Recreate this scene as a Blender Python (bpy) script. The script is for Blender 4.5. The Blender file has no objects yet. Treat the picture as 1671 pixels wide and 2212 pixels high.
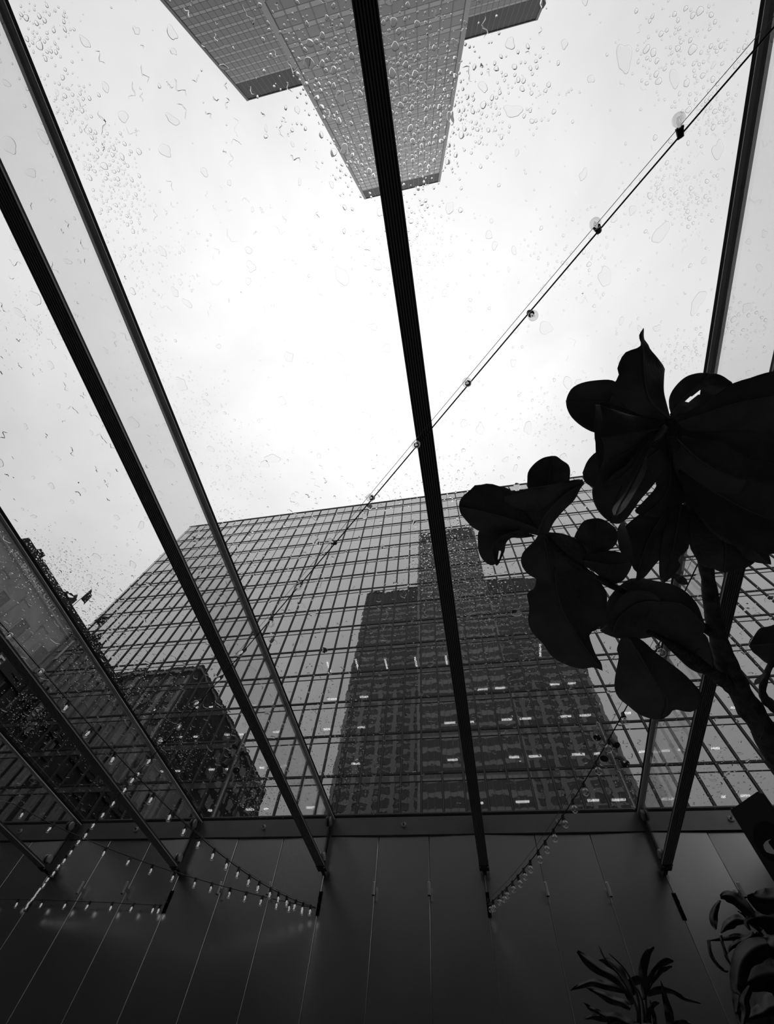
import bpy, bmesh, math, random
import numpy as np
from mathutils import Vector, Matrix, noise

random.seed(7); rng = np.random.default_rng(11)
scene = bpy.context.scene
COL = scene.collection

# ------------------------------------------------------------------ camera
W, H, FPX = 1671.0, 2212.0, 896.379
RC = np.array([[0.98258946, 0.17217717, 0.06980667],
               [-0.12283722, 0.88393826, -0.45118086],
               [-0.13938783, 0.4347507, 0.88969819]])      # rows: right, down, forward
cam_d = bpy.data.cameras.new('camera')
cam_d.sensor_fit = 'HORIZONTAL'; cam_d.sensor_width = 36.0
cam_d.lens = FPX * 36.0 / W
cam_d.clip_start = 0.05; cam_d.clip_end = 3000
cam = bpy.data.objects.new('camera', cam_d); COL.objects.link(cam)
m = Matrix.Identity(4)
for i in range(3):
    m[i][0] = RC[0][i]; m[i][1] = -RC[1][i]; m[i][2] = -RC[2][i]
cam.matrix_world = m
scene.camera = cam
scene.view_settings.view_transform = 'Standard'
scene.view_settings.look = 'None'
scene.view_settings.exposure = 0.0
scene.view_settings.gamma = 1.0
scene.view_settings.use_curve_mapping = False
scene.cycles.transparent_max_bounces = 24
scene.cycles.transmission_bounces = 12
scene.cycles.max_bounces = 14

# ------------------------------------------------------------------ overcast sky
world = bpy.data.worlds.new('overcast_sky'); scene.world = world
world.use_nodes = True
nt = world.node_tree; nt.nodes.clear()
def N(t, kind, **kw):
    n = t.nodes.new(kind)
    for k, v in kw.items(): setattr(n, k, v)
    return n
def math_n(t, op, a, b=None, clamp=False):
    n = N(t, 'ShaderNodeMath', operation=op, use_clamp=clamp)
    for i, v in enumerate((a, b)):
        if v is None: continue
        if isinstance(v, (int, float)): n.inputs[i].default_value = v
        else: t.links.new(v, n.inputs[i])
    return n.outputs[0]
tc = N(nt, 'ShaderNodeTexCoord'); sep = N(nt, 'ShaderNodeSeparateXYZ')
nt.links.new(tc.outputs['Generated'], sep.inputs[0])
zc = math_n(nt, 'MAXIMUM', sep.outputs[2], 0.0)
grad = math_n(nt, 'ADD', math_n(nt, 'MULTIPLY', zc, 0.48), 0.50)        # overcast: darker to the horizon
no = N(nt, 'ShaderNodeTexNoise'); no.inputs['Scale'].default_value = 3.2; no.inputs['Detail'].default_value = 5.0
no.inputs['Roughness'].default_value = 0.55; no.inputs['Distortion'].default_value = 0.4
nt.links.new(tc.outputs['Generated'], no.inputs['Vector'])
cloud = math_n(nt, 'ADD', math_n(nt, 'MULTIPLY', no.outputs[0], 0.42), 0.80)
dot = N(nt, 'ShaderNodeVectorMath', operation='DOT_PRODUCT')
sd = RC.T @ np.array([(800 - W/2)/FPX, (800 - H/2)/FPX, 1.0]); sd /= np.linalg.norm(sd)
nt.links.new(tc.outputs['Generated'], dot.inputs[0]); dot.inputs[1].default_value = tuple(sd)
lobe = math_n(nt, 'POWER', math_n(nt, 'MAXIMUM', dot.outputs['Value'], 0.0), 7.0)   # the sun behind the cloud sheet
lobe = math_n(nt, 'ADD', math_n(nt, 'MULTIPLY', lobe, 0.45), 0.88)
val = math_n(nt, 'MULTIPLY', math_n(nt, 'MULTIPLY', grad, cloud), lobe)
bg = N(nt, 'ShaderNodeBackground'); bg.inputs['Strength'].default_value = 0.95
comb = N(nt, 'ShaderNodeCombineColor')
for i in range(3): nt.links.new(val, comb.inputs[i])
nt.links.new(comb.outputs[0], bg.inputs[0])
wo = N(nt, 'ShaderNodeOutputWorld'); nt.links.new(bg.outputs[0], wo.inputs[0])

# ------------------------------------------------------------------ helpers
def ray(x, y):
    return RC.T @ np.array([(x - W/2)/FPX, (y - H/2)/FPX, 1.0])
def at_z(x, y, z):
    d = ray(x, y); return d * (z / d[2])
def at_y(x, y, Y):
    d = ray(x, y); return d * (Y / d[1])
def at_d(x, y, dep):
    return ray(x, y) * dep
def proj(P):
    q = np.asarray(P) @ RC.T
    return np.stack([W/2 + FPX*q[..., 0]/q[..., 2], H/2 + FPX*q[..., 1]/q[..., 2]], -1), q[..., 2]

def new_obj(name, mesh, parent=None, **props):
    o = bpy.data.objects.new(name, mesh); COL.objects.link(o)
    if parent is not None: o.parent = parent
    for k, v in props.items(): o[k] = v
    return o
def empty(name, loc=(0, 0, 0), **props):
    o = bpy.data.objects.new(name, None); COL.objects.link(o)
    o.location = loc; o.empty_display_size = 0.1
    for k, v in props.items(): o[k] = v
    return o
def mesh_np(name, v, faces, mat, smooth=False):
    me = bpy.data.meshes.new(name)
    me.from_pydata([tuple(map(float, p)) for p in v], [], [tuple(int(i) for i in f) for f in faces])
    if mat is not None: me.materials.append(mat)
    if smooth: me.polygons.foreach_set('use_smooth', [True]*len(me.polygons))
    me.update(); return me
def mesh_big(name, v, quads, tris, mat, smooth=False, mask=None):
    me = bpy.data.meshes.new(name)
    v = np.asarray(v, np.float32); quads = np.asarray(quads, np.int32).reshape(-1, 4); tris = np.asarray(tris, np.int32).reshape(-1, 3)
    me.vertices.add(len(v)); me.vertices.foreach_set('co', v.ravel())
    loops = np.concatenate([quads.ravel(), tris.ravel()])
    me.loops.add(len(loops)); me.loops.foreach_set('vertex_index', loops)
    st = np.concatenate([np.arange(len(quads))*4, len(quads)*4 + np.arange(len(tris))*3])
    me.polygons.add(len(st)); me.polygons.foreach_set('loop_start', st.astype(np.int32))
    if mat is not None: me.materials.append(mat)
    me.polygons.foreach_set('use_smooth', np.full(len(st), smooth) if mask is None else mask)
    me.update(calc_edges=True); me.validate(); return me

class MB:
    """collects simple solids; build() links them as one mesh object"""
    def __init__(s): s.v = []; s.f = []
    def add(s, v, f):
        o = len(s.v); s.v += [tuple(map(float, p)) for p in v]; s.f += [tuple(i + o for i in q) for q in f]; return s
    def box(s, x0, x1, y0, y1, z0, z1):
        v = [(x, y, z) for z in (z0, z1) for y in (y0, y1) for x in (x0, x1)]
        return s.add(v, [(0, 2, 3, 1), (4, 5, 7, 6), (0, 1, 5, 4), (2, 6, 7, 3), (0, 4, 6, 2), (1, 3, 7, 5)])
    def bbox(s, x0, x1, y0, y1, z0, z1, b):
        """box whose -Y face is bevelled all round"""
        v = [(x0, y1, z0), (x1, y1, z0), (x1, y1, z1), (x0, y1, z1),
             (x0, y0 + b, z0), (x1, y0 + b, z0), (x1, y0 + b, z1), (x0, y0 + b, z1),
             (x0 + b, y0, z0 + b), (x1 - b, y0, z0 + b), (x1 - b, y0, z1 - b), (x0 + b, y0, z1 - b)]
        f = [(0, 3, 2, 1), (8, 9, 10, 11)]
        for i in range(4):
            j = (i + 1) % 4
            f += [(i, j, 4 + j, 4 + i), (4 + i, 4 + j, 8 + j, 8 + i)]
        return s.add(v, f)
    def lathe(s, prof, p, axis, seg=16):
        """prof: (radius, height) pairs along axis from p"""
        p = np.array(p, float); a = np.array(axis, float); a /= np.linalg.norm(a)
        u = np.cross(a, (0, 0, 1) if abs(a[2]) < .9 else (1, 0, 0)); u /= np.linalg.norm(u); w = np.cross(a, u)
        v = []; f = []
        for r, h in prof:
            for k in range(seg):
                t = 2*math.pi*k/seg
                v.append(p + a*h + r*(math.cos(t)*u + math.sin(t)*w))
        for i in range(len(prof) - 1):
            for k in range(seg):
                k2 = (k + 1) % seg
                f.append((i*seg + k, i*seg + k2, (i + 1)*seg + k2, (i + 1)*seg + k))
        f.append(tuple(range(seg - 1, -1, -1))); f.append(tuple((len(prof) - 1)*seg + k for k in range(seg)))
        return s.add(v, f)
    def tube(s, pts, rad, seg=6):
        pts = [np.array(p, float) for p in pts]; n = len(pts)
        rads = rad if hasattr(rad, '__len__') else [rad]*n
        v = []; f = []; u = None
        for i in range(n):
            t = pts[min(i + 1, n - 1)] - pts[max(i - 1, 0)]; t /= np.linalg.norm(t) + 1e-12
            if u is None:
                u = np.cross(t, (0, 0, 1) if abs(t[2]) < .9 else (1, 0, 0))
            u = u - t*(u @ t); u /= np.linalg.norm(u); w = np.cross(t, u)
            for k in range(seg):
                a = 2*math.pi*k/seg
                v.append(pts[i] + rads[i]*(math.cos(a)*u + math.sin(a)*w))
        for i in range(n - 1):
            for k in range(seg):
                k2 = (k + 1) % seg
                f.append((i*seg + k, i*seg + k2, (i + 1)*seg + k2, (i + 1)*seg + k))
        f.append(tuple(range(seg - 1, -1, -1))); f.append(tuple((n - 1)*seg + k for k in range(seg)))
        return s.add(v, f)
    def build(s, name, mat, parent=None, smooth=False, **props):
        return new_obj(name, mesh_np(name, s.v, s.f, mat, smooth), parent, **props)

def spline(pts, n):
    """Catmull-Rom through pts (any dimension) sampled n times"""
    P = np.array(pts, float); P = np.vstack([2*P[0] - P[1], P, 2*P[-1] - P[-2]])
    k = len(P) - 3; out = []
    for t in np.linspace(0, k - 1e-9, n):
        i = int(t); u = t - i; a, b, c, d = P[i:i + 4]
        out.append(.5*((2*b) + (c - a)*u + (2*a - 5*b + 4*c - d)*u*u + (3*b - a - 3*c + d)*u**3))
    return np.array(out)

ORD = ['leftmost', 'second from the left', 'third from the left', 'fourth from the left', 'fifth from the left',
       'sixth from the left', 'seventh from the left', 'eighth from the left', 'ninth from the left', 'tenth from the left', 'eleventh from the left']

# ------------------------------------------------------------------ materials
def mat_new(name):
    mt = bpy.data.materials.new(name); mt.use_nodes = True; mt.node_tree.nodes.clear()
    return mt, mt.node_tree
def g4(g): return (g, g, g, 1.0)
def surf(name, g, rough=0.5, spec=0.5, metal=0.0, var=0.0, scale=8.0, bump=0.0, bscale=60.0, stretch=(1, 1, 1)):
    mt, t = mat_new(name)
    out = N(t, 'ShaderNodeOutputMaterial'); b = N(t, 'ShaderNodeBsdfPrincipled')
    b.inputs['Base Color'].default_value = g4(g); b.inputs['Roughness'].default_value = rough
    b.inputs['Specular IOR Level'].default_value = spec; b.inputs['Metallic'].default_value = metal
    if var or bump:
        co = N(t, 'ShaderNodeTexCoord'); mp = N(t, 'ShaderNodeMapping'); mp.inputs['Scale'].default_value = stretch
        t.links.new(co.outputs['Object'], mp.inputs[0])
    if var:
        n = N(t, 'ShaderNodeTexNoise'); n.inputs['Scale'].default_value = scale; n.inputs['Detail'].default_value = 6
        t.links.new(mp.outputs[0], n.inputs['Vector'])
        r = N(t, 'ShaderNodeValToRGB'); r.color_ramp.elements[0].position = .3; r.color_ramp.elements[1].position = .7
        r.color_ramp.elements[0].color = g4(g*(1 - var)); r.color_ramp.elements[1].color = g4(min(1, g*(1 + var)))
        t.links.new(n.outputs[0], r.inputs[0]); t.links.new(r.outputs[0], b.inputs['Base Color'])
    if bump:
        n2 = N(t, 'ShaderNodeTexNoise'); n2.inputs['Scale'].default_value = bscale; n2.inputs['Detail'].default_value = 4
        t.links.new(mp.outputs[0], n2.inputs['Vector'])
        bp = N(t, 'ShaderNodeBump'); bp.inputs['Strength'].default_value = bump; bp.inputs['Distance'].default_value = .01
        t.links.new(n2.outputs[0], bp.inputs['Height']); t.links.new(bp.outputs[0], b.inputs['Normal'])
    t.links.new(b.outputs[0], out.inputs[0]); return mt
def schlick(t, f0, base=0.0, power=5.0):
    """mirror share of a glass sheet, the same from either side"""
    ge = N(t, 'ShaderNodeNewGeometry'); dt = N(t, 'ShaderNodeVectorMath', operation='DOT_PRODUCT')
    t.links.new(ge.outputs['Incoming'], dt.inputs[0]); t.links.new(ge.outputs['Normal'], dt.inputs[1])
    c = math_n(t, 'SUBTRACT', 1.0, math_n(t, 'ABSOLUTE', dt.outputs['Value']), clamp=True)
    f0 = f0 + base
    return math_n(t, 'ADD', math_n(t, 'MULTIPLY', math_n(t, 'POWER', c, power), 1 - f0), f0, clamp=True)
def thin_glass(name, tint, f0=.04, base=0.0, gloss=1.0, rough=0.0, wob=0.0, power=5.0):
    """clear sheet: see-through with a Fresnel mirror share"""
    mt, t = mat_new(name)
    out = N(t, 'ShaderNodeOutputMaterial'); tr = N(t, 'ShaderNodeBsdfTransparent'); gl = N(t, 'ShaderNodeBsdfGlossy')
    tr.inputs[0].default_value = g4(tint); gl.inputs['Color'].default_value = g4(gloss); gl.inputs['Roughness'].default_value = rough
    fac = schlick(t, f0, base, power)
    if wob:
        co = N(t, 'ShaderNodeTexCoord'); n2 = N(t, 'ShaderNodeTexNoise'); n2.inputs['Scale'].default_value = 0.9; n2.inputs['Detail'].default_value = 2
        t.links.new(co.outputs['Object'], n2.inputs['Vector'])
        bp = N(t, 'ShaderNodeBump'); bp.inputs['Strength'].default_value = 1.0; bp.inputs['Distance'].default_value = wob
        t.links.new(n2.outputs[0], bp.inputs['Height']); t.links.new(bp.outputs[0], gl.inputs['Normal'])
    mx = N(t, 'ShaderNodeMixShader'); t.links.new(fac, mx.inputs[0])
    t.links.new(tr.outputs[0], mx.inputs[1]); t.links.new(gl.outputs[0], mx.inputs[2]); t.links.new(mx.outputs[0], out.inputs[0])
    return mt
def emit(name, s):
    mt, t = mat_new(name); out = N(t, 'ShaderNodeOutputMaterial'); e = N(t, 'ShaderNodeEmission')
    e.inputs[0].default_value = g4(1); e.inputs[1].default_value = s; t.links.new(e.outputs[0], out.inputs[0]); return mt
def water_mat():
    mt, t = mat_new('rain_water'); out = N(t, 'ShaderNodeOutputMaterial'); g = N(t, 'ShaderNodeBsdfGlass')
    g.inputs['IOR'].default_value = 1.33; g.inputs['Roughness'].default_value = 0; g.inputs['Color'].default_value = g4(1)
    t.links.new(g.outputs[0], out.inputs[0]); return mt

M = dict(
    panel=surf('dark_metal_panel', .80, rough=.25, metal=1.0, var=.06, scale=1.3, bump=.02, bscale=220),
    channel=surf('channel_metal', .22, rough=.42, metal=.8, var=.08, scale=3),
    seam=surf('panel_seam_bead', .10, rough=.6, metal=1.0),
    alu=surf('dark_anodised_aluminium', .030, rough=.65, spec=.15),
    alu_rib=surf('anodised_rib', .20, rough=.4, spec=.5),
    rubber=surf('black_gasket', .008, rough=.8, spec=.08),
    mull=surf('mullion_grey_metal', .60, rough=.45, spec=.4, var=.12, scale=5),
    steel=surf('satin_steel', .42, rough=.38, metal=.35),
    steel_dark=surf('dull_steel', .16, rough=.38, metal=.6),
    black=surf('black_plastic', .010, rough=.5, spec=.3),
    slot=surf('slot_black', .003, rough=.8, spec=.1),
    floor=surf('stone_floor', .17, rough=.4, var=.15, scale=2),
    dark_wall=surf('dark_room_wall', .014, rough=.7, var=.1, scale=2),
    roof_glass=thin_glass('roof_glass', .965, .07),
    fin_glass=thin_glass('fin_glass', .89, .045),
    water=water_mat(),
    facade=thin_glass('mirror_facade_glass', .20, .04, base=.31, gloss=.98, wob=.003, power=2.0),
    facade_spandrel=surf('facade_spandrel_glass', .16, rough=.12, spec=1.0, var=.05, scale=.6),
    facade_frame=surf('facade_frame', .030, rough=.5, spec=.3),
    office_in=surf('office_interior', .05, rough=.8, var=.3, scale=.25),
    tube=emit('fluorescent_tube', 26.0),
    tower_glass=surf('tower_window_glass', .065, rough=.10, spec=.55, var=.10, scale=.15),
    tower_span=surf('tower_spandrel', .36, rough=.35, spec=.5, var=.06, scale=.2),
    tower_frame=surf('tower_frame', .17, rough=.5),
    tower_light=surf('tower_corner_metal', .34, rough=.45),
    tower_mech=surf('tower_plant_louvre', .05, rough=.6, var=.1, scale=.2),
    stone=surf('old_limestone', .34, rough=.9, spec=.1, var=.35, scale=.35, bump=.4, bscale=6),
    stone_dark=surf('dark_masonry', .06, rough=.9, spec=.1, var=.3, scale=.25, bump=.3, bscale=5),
    frieze=surf('sooty_frieze', .10, rough=.9, spec=.1, var=.25, scale=.5),
    stone_light=surf('pale_limestone_trim', .34, rough=.9, spec=.1, var=.2, scale=.5),
    window_dark=surf('old_window_glass', .02, rough=.1, spec=.8),
    letter=surf('white_letter', .9, rough=.6),
    asphalt=surf('wet_asphalt', .05, rough=.35, var=.3, scale=.4),
    leaf=surf('fig_leaf', .13, rough=.50, spec=.28, var=.25, scale=9, bump=.25, bscale=40),
    leaf_pale=surf('fig_leaf_skylit', .45, rough=.55, spec=.35, var=.35, scale=14, bump=.4, bscale=60),  # pale colour stands in for sky light on the curled leaf's upper side
    vein=surf('leaf_vein', .16, rough=.5, spec=.3),
    bark=surf('fig_bark', .085, rough=.9, spec=.15, var=.5, scale=30, bump=.9, bscale=55, stretch=(1, 1, .4)),
    strap=surf('strap_leaf', .018, rough=.5, spec=.2, var=.3, scale=7),
    twine=surf('twine', .10, rough=.8),
    pot=surf('grey_planter', .10, rough=.7, var=.15, scale=4),
    soil=surf('potting_soil', .03, rough=1, var=.4, scale=30),
    bulb=thin_glass('bulb_glass', .93, .13),
    filament=surf('led_filament', .80, rough=.5),
    filament_lit=emit('led_filament_glowing', .45),
    sign_black=surf('sign_black', .006, rough=.45, spec=.2),
    sign_mark=surf('sign_black_gloss', .002, rough=.5, spec=.1),
    sign_white=surf('sign_white', .42, rough=.6),
)

# ================================================================== the glass-roofed room
D = 6.0                       # camera to back wall
BAY = 0.3230*D
FX = [-0.0117*D + k*BAY for k in range(-4, 2)]        # glass fins
PW = BAY/3.0                  # wall panel pitch
ZR, ZA, ZC = 0.515*D, 0.410*D, 0.478*D                # glass, underside of fins, underside of channel
Y0 = -2.4                     # rear edge of the glass roof
ZF = -1.6                     # floor
XL, XR = FX[0] - PW*0.0 - .9, 3.55
# floor and side/rear walls
MB().box(XL - .1, XR + .1, Y0 - .1, D + .25, ZF - .15, ZF).build('floor', M['floor'], kind='structure')
MB().box(XL - .1, XL, Y0, D, ZF, ZR - .02).build('wall_left', M['dark_wall'], kind='structure')
MB().box(XR, XR + .1, Y0, D, ZF, ZR - .02).build('wall_right', M['dark_wall'], kind='structure')
MB().box(XL - .1, XR + .1, Y0 - .1, Y0, ZF, ZR - .02).build('wall_rear', M['dark_wall'], kind='structure')
MB().box(-40, XR + .1, Y0 - 9, Y0 - .12, ZF, 3.95).box(-40, -12, Y0 - .12, D + 4, ZF, 4.8).box(-45, 14, -34, -12, ZF, 8.2).build('unseen_podium', M['dark_wall'], kind='structure')  # added masses out of view, placed to darken what the wall panels reflect
# back wall of tall flat metal panels
wall = empty('wall_back', (0, D, ZF), kind='structure')
MB().box(XL, XR, .118, .24, 0, ZC - ZF).build('backing', M['slot'], wall)
k = -13
xs = []
while FX[4] + k*PW < XR - .01:
    xs.append(FX[4] + k*PW); k += 1
xs = [x for x in xs if x > XL - .01] + [XR]
prng = random.Random(3)
for a, b in zip(xs[:-1], xs[1:]):
    # the cladding folds forward to a shallow ridge under every fin
    ya, yb_ = [.0 if min(abs(q - fx) for fx in FX) < .05 else .018 + prng.uniform(-.003, .003) for q in (a, b)]
    mb = MB().bbox(a + .003, b - .003, -.004 + 0, .055, .0, ZC - ZF, .003)
    mb.v = [(x, y + ya + (yb_ - ya)*(x - a)/(b - a), z) for x, y, z in mb.v]
    mb.build('panel', M['panel'], wall)
    MB().lathe([(.0030, 0), (.0030, ZC - ZF)], (a, ya + .003, 0), (0, 0, 1), 8).build('seam_bead', M['seam'], wall, smooth=True)
# dark channel along the wall head, and the sill that carries the glass
tr = empty('trim_1', (0, D, ZC), kind='structure')
MB().box(XL, XR, -.014, .05, .003, ZR - ZC - .012).box(XL, XR, -.020, -.014, .003, .012).build('channel_face', M['channel'], tr)
MB().box(XL, XR, .05, .24, .0, ZR - ZC - .012).build('head_beam', M['channel'], tr)
MB().box(XL, XR, .0, .42, ZR - ZC + .030, ZR - ZC + .045).box(XL, XR, .40, .42, ZR - ZC + .045, ZR - ZC + .10).build('gutter_flashing', M['steel_dark'], tr)
# roof: one long pane per bay, on slim mullions
roof = empty('ceiling', (0, 0, ZR), kind='structure')
edges = [XL - .1] + FX + [XR + .1]
for a, b in zip(edges[:-1], edges[1:]):
    me = mesh_np('pane', [(a + .012, Y0 - .1, 0), (b - .012, Y0 - .1, 0), (b - .012, D + .12, 0), (a + .012, D + .12, 0)], [(0, 1, 2, 3)], M['roof_glass'])
    new_obj('pane', me, roof)
for x in FX:
    r = MB().box(x - .034, x + .034, Y0, D - .03, -.034, -.003)
    o = r.build('mullion_gasket', M['rubber'], roof)
    MB().box(x - .033, x + .033, Y0, D - .03, -.041, -.034).build('mullion_face', M['mull'], o)
    MB().box(x - .011, x + .011, Y0 - .1, D + .12, -.004, .006).build('joint_seal', M['rubber'], roof)
# glass fins hanging below the mullions, each with a ribbed aluminium channel on its lower edge
fin_lab = {0: 'glass fin beam deep in the dark left corner of the roof', 1: 'glass fin beam of the roof crossing the lower left corner',
           2: 'glass fin beam of the roof left of the old lettered building', 3: 'wide-angled glass fin beam left of the middle one, ending above two crossing light strings',
           4: 'dark ribbed glass fin beam running down the middle of the picture', 5: 'glass fin beam of the roof passing behind the fig plant at right',
           6: 'glass fin beam of the roof beyond the right edge'}
fin_lab[1] = 'glass fin beam ending in the dim left corner beside the steep bulb string'
fin_lab[2] = 'glass fin beam crossing the old lettered building at left'
fin_lab[3] = 'glass fin beam next to the left of the middle beam'
for i, x in list(enumerate(FX))[1:]:
    f = empty('glass_fin', (x, D, ZA), label=fin_lab[i], category='beam', group='glass fins carrying the roof')
    ye = -.10
    MB().box(-.010, .010, Y0 - D, ye, .030, ZR - ZA - .042).build('fin_glass', M['fin_glass'], f)
    ch = MB().box(-.052, .052, Y0 - D, ye + .005, .012, .032)
    c = ch.build('bottom_channel', M['alu'], f)
    rb = MB()
    for q in range(8):
        xx = -.050 + q*.1/7
        rb.box(xx - .0030, xx + .0030, Y0 - D, ye - .10, .004, .014)
    rb.build('rib', M['alu_rib'], c)
    MB().box(-.056, .056, ye - .10, ye + .02, .0, .060).build('end_shoe', M['black'], f)
    for sx in (-.045, .045):
        MB().lathe([(.007, 0), (.007, .012), (.004, .014)], (sx, ye - .085, .004), (0, 0, -1), 10).build('bolt', M['steel'], f)
    MB().box(-.022, .022, ye, .0, .0, ZR - ZA - .062).build('wall_bracket', M['black'], f)
    for zz in (.10, ZR - ZA - .13):
        for sd_ in (-1, 1):
            MB().lathe([(.052, 0), (.056, .006), (.056, .016), (.046, .022), (.030, .024)], (sd_*.010, ye - .075, zz), (sd_, 0, 0), 24).build('clamp_disc', M['steel_dark'], f, smooth=False)
# black slotted hook rails below the fins
for i, x in enumerate(FX[1:]):
    s = empty('hook_rail', (x, D, .347*D), label='black upright hook rail on the wall seam, %s' % ORD[i], category='hook rail', group='hook rails under the fins')
    h = .036*D
    MB().box(-.017, .017, -.006, -.001, 0, h).build('back_plate', M['slot'], s)
    MB().box(-.019, -.014, -.016, -.001, 0, h).box(.014, .019, -.016, -.001, 0, h).build('lip', M['slot'], s)
    hk = MB().tube([(0, -.006, .10), (0, -.05, .10), (0, -.075, .11), (0, -.082, .135)], .004, 6); hk.build('hook', M['steel_dark'], s)
# short metal wall tubes on the seams between fins
n = 0
for i in range(-1, 7):
    for j in (1, 2):
        x = FX[0] + i*BAY + j*PW
        if not (-.95*D < x < .55*D): continue
        t = empty('wall_tube_light', (x, D, .3785*D), label='short steel tube fitting on a wall panel seam, %s' % ORD[n], category='wall light', group='tube fittings on the wall seams')
        n += 1
        MB().lathe([(.016, 0), (.0165, .004), (.0165, .022), (.0165, .11), (.014, .115)], (0, -.062, -.02), (0, 0, 1), 18).build('body', M['steel'], t, smooth=False)
        MB().lathe([(.0195, 0), (.0195, .022)], (0, -.062, -.026), (0, 0, 1), 18).build('collar', M['steel'], t)
        MB().lathe([(.0150, 0), (.0150, .004)], (0, -.062, -.029), (0, 0, 1), 18).build('lens', M['black'], t)
        MB().box(-.006, .006, -.05, .018, .02, .05).build('stand_off', M['steel_dark'], t)
# sprinkler heads on the channel
for i in range(7):
    x = FX[0] + (i - .0)*BAY + BAY*.50
    if x > .56*D: continue
    s = empty('sprinkler', (x, D - .014, .4975*D), label='small round sprinkler on the dark wall-head channel, %s' % ORD[i], category='sprinkler', group='sprinklers along the channel')
    pr = [(.020, 0), (.031, .0), (.033, .004), (.030, .012), (.020, .013)]
    MB().lathe(pr, (0, -.0005, 0), (0, -1, 0), 24).build('escutcheon', M['steel'], s)
    MB().lathe([(.010, 0), (.010, .02), (.006, .03), (.006, .04)], (0, -.005, 0), (0, -1, 0), 12).build('head', M['black'], s)
    d_ = MB()
    for q in range(6):
        a = q*math.pi/3
        d_.add([(.004*math.cos(a + d), -.043, .004*math.sin(a + d)) for d in (-.5, .5)] + [(.016*math.cos(a + d), -.045, .016*math.sin(a + d)) for d in (.2, -.2)] +
               [(.004*math.cos(a + d), -.045, .004*math.sin(a + d)) for d in (-.5, .5)] + [(.016*math.cos(a + d), -.047, .016*math.sin(a + d)) for d in (.2, -.2)],
               [(0, 1, 2, 3), (7, 6, 5, 4), (0, 4, 5, 1), (1, 5, 6, 2), (2, 6, 7, 3), (3, 7, 4, 0)])
    d_.build('deflector', M['steel_dark'], s)

# ================================================================== outside
MB().box(-400, 400, -400, 400, ZF - .6, ZF - .2).build('ground', M['asphalt'], kind='structure')

def mirror_opaque(name, g, base):
    mt, t = mat_new(name)
    out = N(t, 'ShaderNodeOutputMaterial'); df = N(t, 'ShaderNodeBsdfDiffuse'); gl = N(t, 'ShaderNodeBsdfGlossy')
    df.inputs[0].default_value = g4(g); gl.inputs['Color'].default_value = g4(.92); gl.inputs['Roughness'].default_value = 0.02
    fac = schlick(t, .04, base, 2.0)
    mx = N(t, 'ShaderNodeMixShader'); t.links.new(fac, mx.inputs[0])
    t.links.new(df.outputs[0], mx.inputs[1]); t.links.new(gl.outputs[0], mx.inputs[2]); t.links.new(mx.outputs[0], out.inputs[0])
    return mt
M['facade_spandrel'] = mirror_opaque('facade_spandrel_glass', .13, .30)

def quad_area_px(P):
    """visible size of a flat quad in the photo (0 when off frame)"""
    q, dep = proj(P)
    if (dep < .1).any(): return 0.0
    c = q.mean(0)
    if not (-15 < c[0] < W + 15 and -15 < c[1] < H + 15): return 0.0
    x, y = q[:, 0], q[:, 1]
    return abs(np.dot(x, np.roll(y, -1)) - np.dot(y, np.roll(x, -1)))/2

def panes(parent, name, cells, w, h, face, mat, th, limit, jit, org, zmin=-1e9):
    """rectangular sheets in the plane y=const facing `face` (-1: -Y, +1: +Y); the largest become objects, the rest one mesh"""
    y0 = 0.0; y1 = -face*th
    hw, hh = w/2, h/2
    base = MB().bbox(-hw, hw, 0, th, -hh, hh, min(.02, th*.4)) if face < 0 else MB().bbox(-hw, hw, 0, th, -hh, hh, min(.02, th*.4))
    if face > 0:
        base.v = [(-x, -y, z) for x, y, z in base.v]
    me = mesh_np(name, base.v, base.f, mat)
    info = []
    for (cx, cy, cz) in cells:
        P = np.array([(cx - hw, cy, cz - hh), (cx + hw, cy, cz - hh), (cx + hw, cy, cz + hh), (cx - hw, cy, cz + hh)])
        info.append(quad_area_px(P))
    order = np.argsort(-np.array(info))
    big = [i for i in order[:limit] if info[i] > 0]
    bigs = set(big)
    jr = random.Random(sum(map(ord, name)) + len(cells))
    for i in big:
        o = new_obj(name, me, parent)
        o.location = (cells[i][0] - org[0], cells[i][1] - org[1], cells[i][2] - org[2])
        o.rotation_euler = (jr.gauss(0, jit), 0, jr.gauss(0, jit))
    rest = [i for i in range(len(cells)) if i not in bigs]
    if rest:
        bv = np.array(base.v); nv = len(bv); V = []; Q = []
        for j, i in enumerate(rest):
            a, b = jr.gauss(0, jit), jr.gauss(0, jit)
            v = bv.copy(); v[:, 1] += v[:, 0]*b + v[:, 2]*a
            V.append(v + np.array(cells[i]) - np.array(org)); Q += [tuple(k + j*nv for k in f) for f in base.f]
        new_obj(name + '_field', mesh_big(name + '_field', np.vstack(V), Q, [], mat), parent, kind='stuff')

# ---------------- mirrored office block across the street
YF = 34.0
ox0, ox1, oz1 = -1.585*YF, 1.42*YF, 2.185*YF
office = empty('office_block', (0, YF, ZF), label='mirror glass office block across the street reflecting a dark tower', category='building')
oorg = (0, YF, ZF)
PIT, MP = .1075*YF, .0495*YF
zk = [.608*YF + PIT*k for k in range(-5, 15)]
SP = .0195*YF
mx_ = [x for x in [-.1345*YF + MP*k for k in range(-40, 60)] if ox0 + .25 < x < ox1 - .2]
vis, spn = [], []
for z in zk:
    for a, b in zip(mx_[:-1], mx_[1:]):
        vis.append(((a + b)/2, YF, z - SP - (PIT - SP)/2)); spn.append(((a + b)/2, YF, z - SP/2))
ztop = zk[-1]
for a, b in zip(mx_[:-1], mx_[1:]):
    vis.append(((a + b)/2, YF, ztop + (PIT - SP)/2 - .06*0))
vis = [v for v in vis if v[2] < ztop + .1]
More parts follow.
